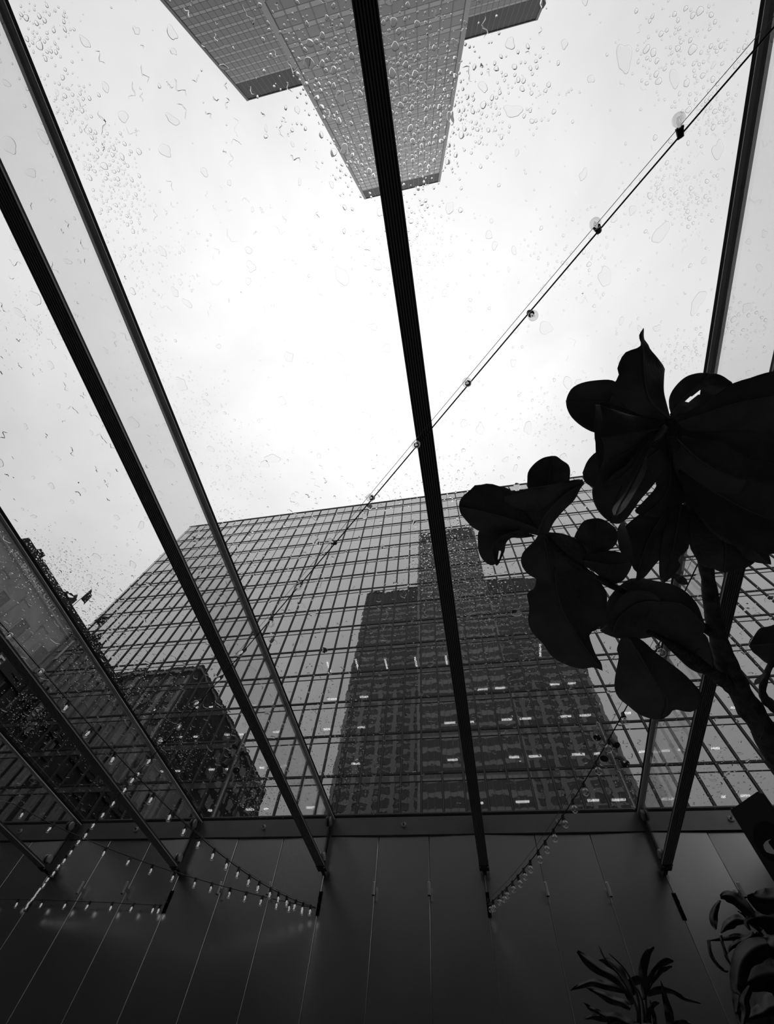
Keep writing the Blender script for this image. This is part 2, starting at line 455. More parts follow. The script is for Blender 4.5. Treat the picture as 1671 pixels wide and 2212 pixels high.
panes(office, 'pane', vis, MP - .03, PIT - SP - .03, -1, M['facade'], .03, 300, .0011, oorg)
panes(office, 'spandrel', spn, MP - .03, SP - .03, -1, M['facade_spandrel'], .03, 300, .0010, oorg)
par = [((a + b)/2, YF, (ztop + oz1)/2) for a, b in zip(mx_[:-1], mx_[1:])]
panes(office, 'parapet_panel', par, MP - .03, oz1 - ztop - .05, -1, M['facade_spandrel'], .03, 80, .0012, oorg)
zthin = zk[-5]
for i, x in enumerate(mx_):
    heavy = (round((x + .1345*YF)/MP) % 2 == 0)
    w = .088
    zt_ = oz1 if heavy else zthin
    mu_ = MB().box(x - w, x - w + .055, -.10, .05, zk[0] - PIT - ZF, zt_ - ZF).box(x + w - .055, x + w, -.10, .05, zk[0] - PIT - ZF, zt_ - ZF)
    if not heavy: mu_.box(x - .03, x + .03, -.05, .05, zthin - ZF, oz1 - ZF)
    mu_ = mu_.build('mullion', M['facade_frame'], office)
    MB().box(x - w + .05, x + w - .05, -.075, .05, zk[0] - PIT - ZF, zt_ - ZF).build('mullion_face', M['tower_frame'], mu_)
tw = ox1 - ox0
thick = mesh_np('transom', *(lambda q: (q.v, q.f))(MB().box(ox0, ox1, -.07, .04, -.085, .085)), M['facade_frame'])
thin = mesh_np('transom', *(lambda q: (q.v, q.f))(MB().box(ox0, ox1, -.04, .04, -.03, .03)), M['facade_frame'])
for z in zk:
    o = new_obj('transom', thick, office); o.location = (0, 0, z - ZF)
    o = new_obj('transom', thin, office); o.location = (0, 0, z - SP - ZF)
for a, b in ((ox0, mx_[0]), (mx_[-1], ox1)):
    MB().box(a, b, -.06, .3, 0, oz1 - ZF).build('corner_column', mirror_opaque('corner_cladding', .12, .25), office)
MB().box(ox0 - .1, ox1 + .1, -.12, .4, oz1 - ZF - .12, oz1 - ZF + .10).build('coping', M['tower_frame'], office)
slab = mesh_np('floor_slab', *(lambda q: (q.v, q.f))(MB().box(ox0 + .3, ox1 - .3, .10, 9.5, -.62, -.02)), M['office_in'])
for z in zk:
    o = new_obj('floor_slab', slab, office); o.location = (0, 0, z - ZF)
MB().box(ox0 + .2, ox1 - .2, 9.5, 9.9, 0, oz1 - ZF).box(ox0 + .05, ox0 + .3, .3, 9.9, 0, oz1 - ZF).box(ox1 - .3, ox1 - .05, .3, 9.9, 0, oz1 - ZF).box(ox0 + .1, ox1 - .1, .3, 9.9, oz1 - ZF - .5, oz1 - ZF).build('core_wall', M['office_in'], office)
MB().box(ox0, ox1, -.1, .4, 0, zk[0] - PIT - ZF).build('unseen_podium', M['stone_dark'], office)
MB().box(ox0 - .05, ox0 + .35, -.16, -.10, 1.10*YF - ZF, 1.20*YF - ZF).build('corner_strip', M['letter'], office)
# strip lights on the office ceilings
STRIPS = [(717,1509,20),(786,1504,18),(1041,1488,22),(706,1574,14),(780,1570,16),(971,1560,24),(1018,1558,10),(768,1648,18),(977,1640,22),(1039,1733,8),
          (1080,1485,22),(1197,1477,20),(1234,1475,16),(1094,1553,22),(1134,1551,24),(1221,1546,22),(1263,1544,22),(1110,1634,22),(1155,1632,26),(1248,1628,26),(1293,1626,22),
          (1583,1527,12),(1354,1539,14),(1389,1622,20),(1436,1620,16),(1468,1618,10),(1544,1615,16),(1128,1730,28),(1280,1727,24),(1335,1726,28),(1443,1724,28),(1561,1719,8),(1608,1717,18),
          (336,1533,6),(427,1527,8),(457,1526,10),(549,1521,6),(592,1516,6),(393,1591,8),(424,1590,12),(491,1586,12),(524,1585,14),(564,1584,6),(598,1580,18),
          (351,1665,8),(385,1664,10),(458,1661,14),(490,1660,5),(566,1657,10),(603,1656,10),(540,1747,18),(575,1746,10),(454,1749,8),(416,1750,6),(671,1743,20)]
VSTRIPS = [(710,1440),(771,1435),(834,1435),(898,1431),(964,1428),(1166,1404)]
ceil = [z - .62 for z in zk]
for s in STRIPS + VSTRIPS:
    d = ray(s[0], s[1]); ratio = d[2]/d[1]
    zc_ = [c for c in ceil if c >= (YF + .35)*ratio]
    if not zc_: continue
    z = zc_[0]; Y = min(z/ratio, YF + 4.5); X = d[0]/d[1]*Y; z = min(z, ratio*Y + .0)
    Lm = (s[2]/FPX*Y/d[1]*1.0)/2 if len(s) == 3 else .06
    if len(s) == 3: b = MB().box(-Lm, Lm, -.10, .10, -.10, -.02)
    else: b = MB().box(-.10, .10, -.9, .9, -.10, -.02)
    o = b.build('ceiling_light', M['tube'], office); o.location = (X, Y - YF, z - ZF)

# ---------------- cruciform tower standing behind the viewer
HT = 184.0
YS, YW = -.197*HT, -.3807*HT
sx0, sx1, wx0, wx1 = -.0818*HT, .0669*HT, -.2638*HT, .248*HT
tower = empty('cruciform_tower', (0, YS, ZF), label='tall cruciform glass tower looming overhead with a projecting arm', category='building')
torg = (0, YS, ZF)
yb = .12
MB().box(sx0 + .1, sx1 - .1, YW - YS - 1, -yb, 0, HT - ZF - .2).build('arm_core', M['tower_frame'], tower)
MB().box(wx0 + .1, wx1 - .1, YW - YS - 36, YW - YS - yb, 0, HT - ZF - .2).build('cross_arm_core', M['tower_frame'], tower)
FP = .02*HT; ZM = .9385*HT; SPH = FP*.32
floors_t = [ZM - FP*k for k in range(0, 46)]
def face_cells(x0, x1, ncol, y):
    xs_ = np.linspace(x0, x1, ncol + 1); v, s = [], []
    for z in floors_t:
        for a, b in zip(xs_[:-1], xs_[1:]):
            s.append(((a + b)/2, y, z - SPH/2)); v.append(((a + b)/2, y, z - SPH - (FP - SPH)/2))
    return xs_, v, s
cw = .75
fs = [(sx0 + cw, sx1 - cw, 15, YS), (wx0 + .35, sx0 - .1, 20, YW), (sx1 + .1, wx1 - .35, 20, YW)]
for idx, (x0, x1, nc, y) in enumerate(fs):
    xs_, v, s = face_cells(x0, x1, nc, y)
    w = (x1 - x0)/nc
    lim = (160, 90, 50)[idx]
    panes(tower, 'window_pane', v, w - .10, FP - SPH - .10, +1, M['tower_glass'], .10, lim, .0012, torg)
    panes(tower, 'spandrel', s, w - .10, SPH - .06, +1, M['tower_span'], .12, lim, .0008, torg)
    mu = mesh_np('mullion', *(lambda q: (q.v, q.f))(MB().box(-.075 if idx == 0 else -.06, .075 if idx == 0 else .06, -.1, .05, 0, HT - ZF)), M['tower_frame'])
    for x in xs_:
        o = new_obj('mullion', mu, tower); o.location = (x, y - YS, 0)
    mech = mesh_np('plant_louvre', *(lambda q: (q.v, q.f))(MB().box(-w/2 + .05, w/2 - .05, -.1, .02, ZM - ZF, HT - ZF - .6)), M['tower_mech'])
    for a, b in zip(xs_[:-1], xs_[1:]):
        o = new_obj('plant_louvre', mech, tower); o.location = ((a + b)/2, y - YS, 0)
    if idx == 0:
        ln = mesh_np('transom', *(lambda q: (q.v, q.f))(MB().box(x0, x1, -.1, .012, -.06, .06)), M['tower_frame'])
        for z in floors_t:
            for dz in (0, -SPH):
                o = new_obj('transom', ln, tower); o.location = (0, y - YS, z + dz - ZF)
    MB().box(x0 - .4, x1 + .4, y - YS - .3, y - YS + .15, HT - ZF - .6, HT - ZF).build('coping', M['tower_mech'], tower)
pier_t = mesh_np('pier', *(lambda q: (q.v, q.f))(MB().box(-.75, .75, -.1, .35, 0, .64*HT - ZF)), M['tower_light'])
for x0, x1 in ((wx0 + .35, sx0 - .1), (sx1 + .1, wx1 - .35)):
    for x in np.linspace(x0, x1, 6):
        o = new_obj('pier', pier_t, tower); o.location = (x, YW - YS, 0)
for x, y in ((sx0, YS), (sx1 - cw, YS), (wx0 - .4, YW), (wx1 - .35, YW)):
    big = y == YS
    MB().box(x, x + (cw if big else .75), y - YS - .3, y - YS + .2, 0, HT - ZF).build('corner_column', M['tower_light'] if big else M['tower_frame'], tower)

# ---------------- old stone building at the left with a lettered frieze
XO, ZO = -56.0, 44.9
ZB = 42.0
old = empty('stone_building', (XO, 20, ZF), label='old pale stone building at left with a lettered frieze and a flag', category='building')
def ob(mb, name, mat, par=None): return mb.build(name, mat, par or old)
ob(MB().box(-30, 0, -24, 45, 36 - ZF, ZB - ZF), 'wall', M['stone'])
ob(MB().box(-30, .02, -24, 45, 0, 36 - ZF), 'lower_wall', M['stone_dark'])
ob(MB().box(-28, .15, -24, 45, ZB - ZF, ZB - ZF + 1.75), 'frieze', M['frieze'])
ob(MB().box(-28, .35, -24, 45, ZB - ZF - .16, ZB - ZF + .06), 'string_course', M['stone_light'])
ob(MB().box(-28, .5, -.9, 45, ZB - ZF + 1.75, ZB - ZF + 2.30).box(-27, .35, -.9, 45, ZB - ZF + 2.30, ZO - ZF), 'parapet', M['stone_dark'])
for yy in (1.2, 8.5, 15.8):
    ob(MB().box(-1.2, .45, yy, yy + 1.1, ZO - ZF, ZO - ZF + .5), 'parapet_block', M['stone_dark'])
ob(MB().box(-.5, .3, 9.8, 10.6, ZO - ZF, ZO - ZF + 1.1).lathe([(.4, 0), (.25, .4), (.05, .8)], (-.1, 10.2, ZO - ZF + 1.1), (0, 0, 1), 8), 'finial', M['stone_dark'])
for q in range(14):
    yy = -22 + q*4.6
    ob(MB().box(-.1, .45, yy, yy + 1.1, 36 - ZF, ZB - ZF - 1.6).box(-.1, .6, yy - .15, yy + 1.25, ZB - ZF - 2.2, ZB - ZF - 1.6), 'pilaster', M['stone'])
    for r in range(5):
        zz = ZB - ZF - 6.2 - r*4.8
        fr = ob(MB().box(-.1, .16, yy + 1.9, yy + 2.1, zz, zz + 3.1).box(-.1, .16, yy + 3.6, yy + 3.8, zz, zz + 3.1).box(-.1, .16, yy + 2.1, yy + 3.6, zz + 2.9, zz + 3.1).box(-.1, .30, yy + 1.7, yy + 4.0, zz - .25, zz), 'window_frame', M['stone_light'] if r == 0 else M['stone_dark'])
        ob(MB().box(-.1, .04, yy + 2.1, yy + 2.83, zz, zz + 2.9).box(-.1, .04, yy + 2.87, yy + 3.6, zz, zz + 2.9), 'window_pane', M['window_dark'], fr)
for r in range(2):
    zz = ZB - ZF - 9.0 - r*13
    ob(MB().box(-.1, .40, -24, 45, zz, zz + .5), 'ledge', M['stone_dark'])
def letter(ch, pos, size, mat, parent, thick=.06):
    cu = bpy.data.curves.new('letter', 'FONT'); cu.body = ch; cu.size = size; cu.extrude = thick; cu.align_x = 'CENTER'; cu.offset = size*.012
    tmp = bpy.data.objects.new('tmp', cu); COL.objects.link(tmp)
    dg = bpy.context.evaluated_depsgraph_get(); me = bpy.data.meshes.new_from_object(tmp.evaluated_get(dg))
    bpy.data.objects.remove(tmp); me.materials.clear(); me.materials.append(mat)
    o = new_obj('letter', me, parent); o.rotation_euler = (math.pi/2, 0, math.pi/2); o.location = pos
    return o
for ch, px, py in (('E', 36, 1196), ('B', 54, 1221), ('E', 61.5, 1232), ('R', 69, 1243), ('K', 75, 1252.5), ('L', 80, 1260), ('E', 86, 1268), ('E', 91, 1276),
                   ('C', 99, 1288), ('I', 105, 1297), ('T', 111, 1306), ('Y', 117, 1314)):
    d = ray(px, py); Y = d[1]/d[0]*(XO + .2)
    letter(ch, (.21, Y - 20, ZB - ZF + .16), 1.22, M['letter'], old)
ob(MB().box(.1, .9, 8.9, 10.2, ZB - ZF - 10.4, ZB - ZF - 7.3), 'sign_box', M['window_dark'])
d = ray(156, 1366); Y = d[1]/d[0]*(XO + 1.0)
letter('E', (.95, 9.5, ZB - ZF - 9.7), 2.0, M['letter'], old)
fp = at_d(152, 1313, 1.0); fp = fp*((XO - .3)/fp[0])
fl = MB().tube([(-.3, fp[1] - 20, ZO - ZF - .3), (-.3, fp[1] - 20, ZO - ZF + 4.6)], .05, 8); flp = ob(fl, 'flagpole', M['tower_frame'])
v = []; f = []
for i in range(9):
    for j in range(5):
        t = i/8
        v.append((-.3 + .16*math.sin(t*7 + j)*t, fp[1] - 20 + .05 + t*.75 + .1*j*t, ZO - ZF + 4.5 - (.15 + .42*(1 - .3*t))*j - .5*t))
for i in range(8):
    for j in range(4): f.append((i*5 + j, i*5 + j + 1, i*5 + j + 6, i*5 + j + 5))
fo = new_obj('flag', mesh_np('flag', v, f, M['stone_dark'], True), flp); so = fo.modifiers.new('s', 'SOLIDIFY'); so.thickness = .02

# ---------------- tall dark masonry block far left, seen only in the mirror glass
tb = empty('masonry_block', (-85, -26, ZF), label='dark masonry block reflected at lower left in the mirror facade', category='building')
HB = 95.0
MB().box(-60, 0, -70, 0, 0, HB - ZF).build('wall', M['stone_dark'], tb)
MB().box(-60.4, .5, -70, .5, HB - ZF - 2.4, HB - ZF - 1.6).build('cornice', M['stone_light'], tb)
pier = mesh_np('pier', *(lambda q: (q.v, q.f))(MB().box(-.8, .8, 0, .6, 0, HB - ZF - 4)), M['stone'])
for q in range(10):
    o = new_obj('pier', pier, tb); o.location = (-2.2 - q*6.2, 0, 0)
for q in range(9):
    for r in range(14):
        o_ = MB().box(-2.0, 2.0, .0, .12, 0, 3.0)
        if q == 0 and r == 0: wme = mesh_np('window_pane', o_.v, o_.f, M['window_dark'])
        o = new_obj('window_pane', wme, tb); o.location = (-5.3 - q*6.2, 0, HB - ZF - 8 - r*5.6)
for q in range(11):
    for r in range(14):
        o = new_obj('window_pane', wme, tb); o.location = (0, -4 - q*6.2, HB - ZF - 8 - r*5.6); o.rotation_euler = (0, 0, -math.pi/2)

# ---------------- added dark slab beyond the tower, made up to darken the sheen of the wall panels
sb = empty('added_dark_slab', (-60, -74, ZF), label='dark low office slab far behind, beside the cruciform tower', category='building')
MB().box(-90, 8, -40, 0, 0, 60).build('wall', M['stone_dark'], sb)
for r in range(13):
    MB().box(-89, 7, -.2, .06, 3 + r*4.3, 5.6 + r*4.3).build('window_band', M['window_dark'], sb)

# ---------------- street light masts with clustered floodlights
for nm, (rx, Y, top, lab) in enumerate(((-.636, 13.0, .735, 'steel mast with clustered floodlights behind the glass, at left'), (.305, 13.0, .715, 'steel mast with clustered floodlights behind the glass, at right'))):
    X = rx*Y
    mst = empty('light_mast', (X, Y, ZF - .2), label=lab, category='light mast', group='floodlight masts outside the glass')
    ht = top*Y - ZF + .2
    MB().lathe([(.085, 0), (.075, 3), (.055, ht - .3), (.055, ht), (.02, ht + .05)], (0, 0, 0), (0, 0, 1), 14).build('pole', M['steel_dark'], mst, smooth=False)
    for q, (dz, ang) in enumerate(((-.25, 2.4), (-.55, .4), (-.95, 2.9), (-1.15, .1))):
        z = ht + dz; c, s_ = math.cos(ang), math.sin(ang)
        a = MB().tube([(0, 0, z), (.16*c, .16*s_*.6 - .05, z - .02), (.20*c, .20*s_*.6 - .08, z - .06)], .018, 6).build('arm', M['black'], mst)
        MB().lathe([(.05, 0), (.09, .04), (.10, .20), (.115, .21), (.115, .25), (.09, .25)], (.21*c, .2*s_*.6 - .06, z - .02), (.25*c, -.25, -1), 14).build('floodlight', M['black'], a)

# ================================================================== festoon light strings
bulb_mb = MB(); prof = [(.0125, 0), (.014, .004)]
for a in np.linspace(-1.02, 1.45, 11): prof.append((.0262*math.cos(a), .032 + .0262*math.sin(a)))
prof.append((.002, .0583)); bulb_mb.lathe(prof, (0, 0, 0), (0, 0, 1), 20)
ME_BULB = mesh_np('bulb', bulb_mb.v, bulb_mb.f, M['bulb'], True)
fm = MB().lathe([(.004, 0), (.0055, .008), (.002, .018)], (0, 0, 0), (0, 0, 1), 8)
for q in range(3):
    a = q*math.pi*2/3
    fm.tube([(.004*math.cos(a), .004*math.sin(a), .012), (.0085*math.cos(a), .0085*math.sin(a), .026), (.004*math.cos(a), .004*math.sin(a), .044)], .0024, 6)
ME_FIL = mesh_np('filament', fm.v, fm.f, M['filament'], False)
ME_FIL_ON = mesh_np('filament', fm.v, fm.f, M['filament_lit'], False)
sm = MB().lathe([(.008, -.010), (.012, -.006), (.0135, .004), (.0150, .022), (.0165, .024), (.0165, .030), (.013, .031)], (0, 0, 0), (0, 0, 1), 14)
sm.lathe([(.006, -.012), (.006, .012)], (-.0, 0, -.006), (1, 0, 0), 8)
ME_SOCK = mesh_np('socket', sm.v, sm.f, M['black'], False)
L_SB = .030 + .030                # cord to bulb centre

def light_string(label, P1, P2, cord_px, bulbs, wire=True, deg=4, lit=True):
    P1 = np.array(P1, float); P2 = np.array(P2, float); h = (P2 - P1)[:2]; Lh = np.linalg.norm(h); h /= Lh
    nrm = np.array([-h[1], h[0], 0.0])
    S, Z = [0, Lh], [P1[2], P2[2]]; Wt = [30, 30]
    for p in cord_px:
        d = ray(*p); q = d*((P1 @ nrm)/(d @ nrm)); S.append((q - P1)[:2] @ h); Z.append(q[2]); Wt.append(1)
    co = np.polyfit(np.array(S)/Lh, Z, deg, w=np.array(Wt))
    ss = np.linspace(0, 1, 1201)
    C = np.stack([P1[0] + h[0]*Lh*ss, P1[1] + h[1]*Lh*ss, np.polyval(co, ss)], 1)
    px, _ = proj(C); pxb, _ = proj(C - np.array([0, 0, L_SB]))
    root = empty('light_string', tuple(P2), label=label, category='string lights', group='festoon light strings')
    org = P2
    MB().tube(list(C[::15] - org), .0038, 6).build('cord', M['black'], root)
    if wire:
        up = C[::30] + np.array([0, 0, .026]) + nrm*.024 - org
        up[0] -= (0, 0, .026); up[-1] -= (0, 0, .026)
        MB().tube(list(up), .0016, 5).build('support_wire', M['steel_dark'], root)
    fxn = min(FX, key=lambda q: abs(q - P1[0]))
    MB().tube([P1 - org, np.array((fxn, P1[1] - .02, ZA + .012)) - org], .003, 6).build('hanger', M['steel_dark'], root)
    r_ = random.Random(len(bulbs))
    for b in bulbs:
        if len(b) == 4:
            i = int(np.argmin(((px - np.array(b[2:]))**2).sum(1))); c = C[i]
            d = ray(*b[:2]); d = d/np.linalg.norm(d); t0 = c @ d; dist2 = (c @ c) - t0*t0
            disc = max(L_SB**2 - dist2, 0)**.5
            cand = [d*(t0 + sg*disc) - c for sg in (-1, 1)]
            dr = min(cand, key=lambda v: v[2]); dr /= np.linalg.norm(dr)
        else:
            i = int(np.argmin(((pxb - np.array(b))**2).sum(1))); c = C[i]
            dr = np.array([r_.gauss(0, .12), r_.gauss(0, .12), -1.0]); dr /= np.linalg.norm(dr)
        z = Vector(dr); xax = Vector((h[0], h[1], 0)); yax = z.cross(xax).normalized(); xax = yax.cross(z).normalized()
        R3 = Matrix((xax, yax, z)).transposed().to_4x4()
        s = new_obj('socket', ME_SOCK, root); s.matrix_local = Matrix.Translation(Vector(c - org)) @ R3
        g = new_obj('bulb', ME_BULB, s); g.location = (0, 0, .028)
        fi = new_obj('filament', ME_FIL_ON if lit else ME_FIL, s); fi.location = (0, 0, .026)

def wall_pt(x, y, Y=5.915): return at_y(x, y, Y)
light_string('long bulb string climbing from lower left across the sky to upper right', at_z(1941, -250, 2.40), wall_pt(50, 1967),
    [(1555, 189), (1466, 287), (1290, 496), (1145, 676), (1013, 830), (905, 955), (807, 1078), (725, 1173), (652, 1262), (588, 1337), (528, 1402), (432, 1512), (391, 1565), (322, 1640), (250, 1722), (200, 1783), (150, 1845), (100, 1903)],
    [(1465, 258, 1466, 287), (1285, 483, 1290, 496), (1151, 682, 1143, 678), (1008, 826, 1013, 830), (898, 960, 902, 962), (799, 1075, 807, 1078), (713, 1169, 725, 1173), (643, 1268, 652, 1262),
     (584, 1348, 588, 1337), (518, 1411, 528, 1402), (469, 1469, 478, 1462), (423, 1520, 432, 1512), (386, 1571, 391, 1565), (345, 1600, 356, 1601), (317, 1644), (298, 1679), (266, 1708), (238, 1735), (219, 1762),
     (196, 1782), (180, 1803), (168, 1822), (151, 1843), (135, 1860), (128, 1877), (110, 1886), (101, 1902), (94, 1915), (84, 1923), (80, 1932), (72, 1937), (66, 1945), (60, 1953), (54, 1960)])
light_string('bulb string from the left edge down to the second hook rail', at_z(-200, 1120, 2.36), wall_pt(682, 1960),
    [(0, 1330), (31, 1363), (90, 1443), (150, 1512), (195, 1575), (243, 1632), (287, 1680), (329, 1719), (368, 1752), (402, 1783), (437, 1813), (464, 1833), (493, 1854), (518, 1875), (541, 1888), (562, 1901), (600, 1927), (640, 1944)],
    [(20, 1374, 31, 1363), (88, 1452, 92, 1443), (148, 1520), (191, 1585), (240, 1641), (284, 1690), (326, 1729), (368, 1762), (400, 1794), (434, 1819), (464, 1844), (493, 1864), (519, 1881), (541, 1898), (562, 1913), (588, 1922), (603, 1935), (620, 1943), (641, 1950), (656, 1956), (672, 1960)], deg=3)
light_string('bulb string swagging along the wall from the left under two fins', at_z(27, 1735, 2.38), wall_pt(682, 1962),
    [(53, 1751), (115, 1786), (230, 1831), (283, 1850), (331, 1868), (420, 1894), (460, 1909), (497, 1919), (532, 1929), (567, 1937), (600, 1946)],
    [(43, 1762), (107, 1796), (224, 1841), (278, 1860), (326, 1877), (374, 1893), (420, 1904), (455, 1917), (495, 1927), (530, 1936), (565, 1945), (596, 1952), (624, 1958), (653, 1961)], wire=False, deg=3)
light_string('nearly level bulb string low on the wall at far left', (-7.75, 5.915, 2.17), wall_pt(350, 1956),
    [(0, 1941), (140, 1947), (240, 1950), (330, 1954)],
    [(-25, 1950), (32, 1952), (86, 1955), (138, 1958), (188, 1959), (237, 1961), (283, 1962), (329, 1963), (341, 1960)], wire=False, deg=2)
light_string('bulb string rising from the hook rail below the middle beam behind the fig', at_z(1620, 970, 2.36), wall_pt(1053, 1955),
    [(1510, 1212), (1475, 1290), (1420, 1398), (1342, 1540), (1298, 1630), (1233, 1732), (1192, 1795), (1145, 1860), (1105, 1910), (1075, 1938)],
    [(1421, 1408), (1343, 1553), (1305, 1608), (1285, 1661), (1256, 1705), (1234, 1743), (1212, 1775), (1191, 1805), (1173, 1830), (1161, 1853), (1141, 1872), (1126, 1889), (1117, 1906), (1104, 1918), (1091, 1930), (1083, 1940), (1076, 1949), (1059, 1953), (1054, 1958)], deg=3, lit=False)

# ================================================================== fig plant
def leaf(parent, mid, wl, wr, dep, mat, cup=.0, tilt=.0, fold=0.0, wavy=.05, veins=True, name='leaf', seed=0, th=.0016, nu=22, nv=9, rip=.004, hole=None):
    """mid: midrib in the picture from stalk to tip; wl/wr: half widths along it; dep: distances along it.
    cup bends both halves up (towards / away), tilt leans it sideways; the surface is a real curved sheet with thickness."""
    t_ = np.linspace(0, 1, nu); edges_ = None
    if isinstance(wl[0], tuple): edges_ = (wl, wr); wl = wr = [1.0]*3
    u = .4*t_ + .6*(.5 - .5*np.cos(np.pi*t_))
    at_u = lambda q: np.stack([np.interp(u, np.linspace(0, 1, 161), c_) for c_ in spline(q, 161).T], 1)
    mp = at_u(mid); wl = list(wl); wr = list(wr)
    hx, hy = mid[-1][0] - mid[0][0], mid[-1][1] - mid[0][1]
    if (abs(hy) >= abs(hx) and hy > 0) or (abs(hx) > abs(hy) and hx < 0): wl, wr = wr, wl      # first list is always the left / upper half
    rt = wl[-1] > 5 and wr[-1] > 5; rb_ = wl[0] > 11 and wr[0] > 11
    if rt: wl[-1] = max(wl[-1], .86*wl[-2]); wr[-1] = max(wr[-1], .86*wr[-2])
    cap = np.ones(nu)
    if rt: cap *= np.sqrt(np.clip(1 - (np.maximum(u - .74, 0)/.26)**2.2, 0, 1))
    if rb_: cap *= np.sqrt(np.clip(1 - (np.maximum(.10 - u, 0)/.10)**2, 0, 1))
    dp = np.interp(u, np.linspace(0, 1, len(dep)), dep)
    WL = np.maximum(at_u([(w,) for w in wl])[:, 0]*cap, .6); WR = np.maximum(at_u([(w,) for w in wr])[:, 0]*cap, .6)
    rr = random.Random(seed + len(mid)*7 + int(mid[0][0])); ph = rr.uniform(0, 9)
    tg = np.gradient(mp, axis=0); tg /= np.linalg.norm(tg, axis=1)[:, None] + 1e-9
    nr = np.stack([-tg[:, 1], tg[:, 0]], 1)
    vs = np.concatenate([-np.linspace(1, 0, nv)[:-1], [0], np.linspace(0, 1, nv)[1:]])
    nvv = len(vs); G = np.zeros((nu, nvv, 3))
    if edges_:
        def arc(q):
            q = spline(q, 161); l = np.concatenate([[0], np.cumsum(np.linalg.norm(np.diff(q, axis=0), axis=1))]); l /= l[-1]
            return np.stack([np.interp(u, l, c_) for c_ in q.T], 1)
        mp = arc(mid); EL, ER = arc(edges_[0]), arc(edges_[1])
    for i in range(nu):
        for j, v in enumerate(vs):
            w = WL[i] if v < 0 else WR[i]
            if edges_:
                e_ = EL[i] if v < 0 else ER[i]; dv = e_ - mp[i]; w = float(np.hypot(*dv)); p = mp[i] + dv*abs(v)
            wv = 1 + wavy*math.sin(ph + u[i]*13 + (2 if v < 0 else 0))*abs(v)
            if not edges_: p = mp[i] + nr[i]*v*w*wv
            mm = v*w*dp[i]/FPX
            z = dp[i] + cup*abs(mm) + tilt*mm + fold*max(v, 0)*w*dp[i]/FPX
            z += rip*abs(v)*math.sin(ph*2 + u[i]*17 + v*2)                       # rippled rim
            if veins: z -= .0022*math.exp(-(v*9)**2) + .0010*max(0, math.cos(2*math.pi*(u[i]*6.0 - abs(v)*1.1)))**6*(1 - abs(v)**4)
            G[i, j] = ray(*p)*z
    V = G.reshape(-1, 3); V2 = V*(1 + th/np.linalg.norm(V, axis=1))[:, None]
    F = []; n0 = len(V)
    keep = lambda i, j: not (hole and any((((i + .5)/(nu - 1) - hu)**2*hs + (vs[j] + .5/(nv) - hv)**2) < hr for hu, hv, hs, hr in hole))
    cells = {(i, j) for i in range(nu - 1) for j in range(nvv - 1) if keep(i, j)}
    for (i, j) in cells:
        a, b, c, d_ = i*nvv + j, i*nvv + j + 1, (i + 1)*nvv + j + 1, (i + 1)*nvv + j
        F.append((a, d_, c, b)); F.append((n0 + a, n0 + b, n0 + c, n0 + d_))
        for (di, dj, e0, e1) in ((-1, 0, a, b), (1, 0, c, d_), (0, -1, d_, a), (0, 1, b, c)):
            if (i + di, j + dj) not in cells: F.append((e0, e1, n0 + e1, n0 + e0))
    org = np.array(parent.location)
    o = new_obj(name, mesh_np(name, np.vstack([V, V2]) - org, F, mat, True), parent)
    if veins:
        rb = MB().tube([G[i, nv - 1]*(1 - .0026/np.linalg.norm(G[i, nv - 1])) - org for i in range(0, nu - 1, 2)], [.0042*(1 - .75*i/nu) for i in range(0, nu - 1, 2)], 6)
        rb.build('midrib', M['vein'], o, smooth=True)
    return o
def limb(parent, name, pts, wid, dep, mat, knob=.12, seed=1, n=26, seg=10):
    P = spline(pts, n); u = np.linspace(0, 1, n); dd = np.interp(u, np.linspace(0, 1, len(dep)), dep); ww = np.interp(u, np.linspace(0, 1, len(wid)), wid)
    r_ = random.Random(seed)
    c = [at_d(P[i][0], P[i][1], dd[i]) - np.array(parent.location) for i in range(n)]
    rad = [ww[i]/2*dd[i]/FPX*(1 + knob*r_.uniform(-1, 1)) for i in range(n)]
    return MB().tube(c, rad, seg).build(name, mat, parent, smooth=True)

fb = at_d(1671 + 190, 1640 + 330, 1.62)
fig = empty('fiddle_leaf_fig', (1.75, 1.35, ZF), label='dark fiddle-leaf fig tree with large drooping leaves at right', category='plant')
TD = 1.50
limb(fig, 'trunk', [(1700, 1660), (1655, 1585), (1600, 1500), (1562, 1415), (1540, 1330), (1527, 1240), (1510, 1160), (1482, 1060), (1462, 985), (1452, 935), (1446, 905)], [62, 54, 46, 38, 30, 27, 25, 22, 22, 34, 16], [1.62, 1.58, 1.54, 1.50, 1.47, 1.45, 1.43, 1.42, 1.41, 1.40, 1.40], M['bark'], seed=3, n=44, seg=12)
limb(fig, 'branch', [(1545, 1372), (1490, 1338), (1410, 1300), (1330, 1270), (1262, 1232), (1212, 1195), (1180, 1160), (1160, 1140)], [20, 17, 15, 14, 13, 12, 10, 6], [1.50, 1.46, 1.42, 1.39, 1.37, 1.36, 1.35, 1.35], M['bark'], seed=5, n=32)
limb(fig, 'branch', [(1590, 1492), (1540, 1455), (1480, 1412), (1440, 1386), (1400, 1365)], [30, 27, 22, 17, 8], [1.54, 1.47, 1.42, 1.39, 1.37], M['bark'], seed=8, n=20)
limb(fig, 'branch', [(1700, 1545), (1662, 1520), (1646, 1495), (1655, 1455), (1680, 1405)], [26, 22, 14, 12, 11], [1.58, 1.56, 1.55, 1.53, 1.50], M['bark'], seed=9, n=20)
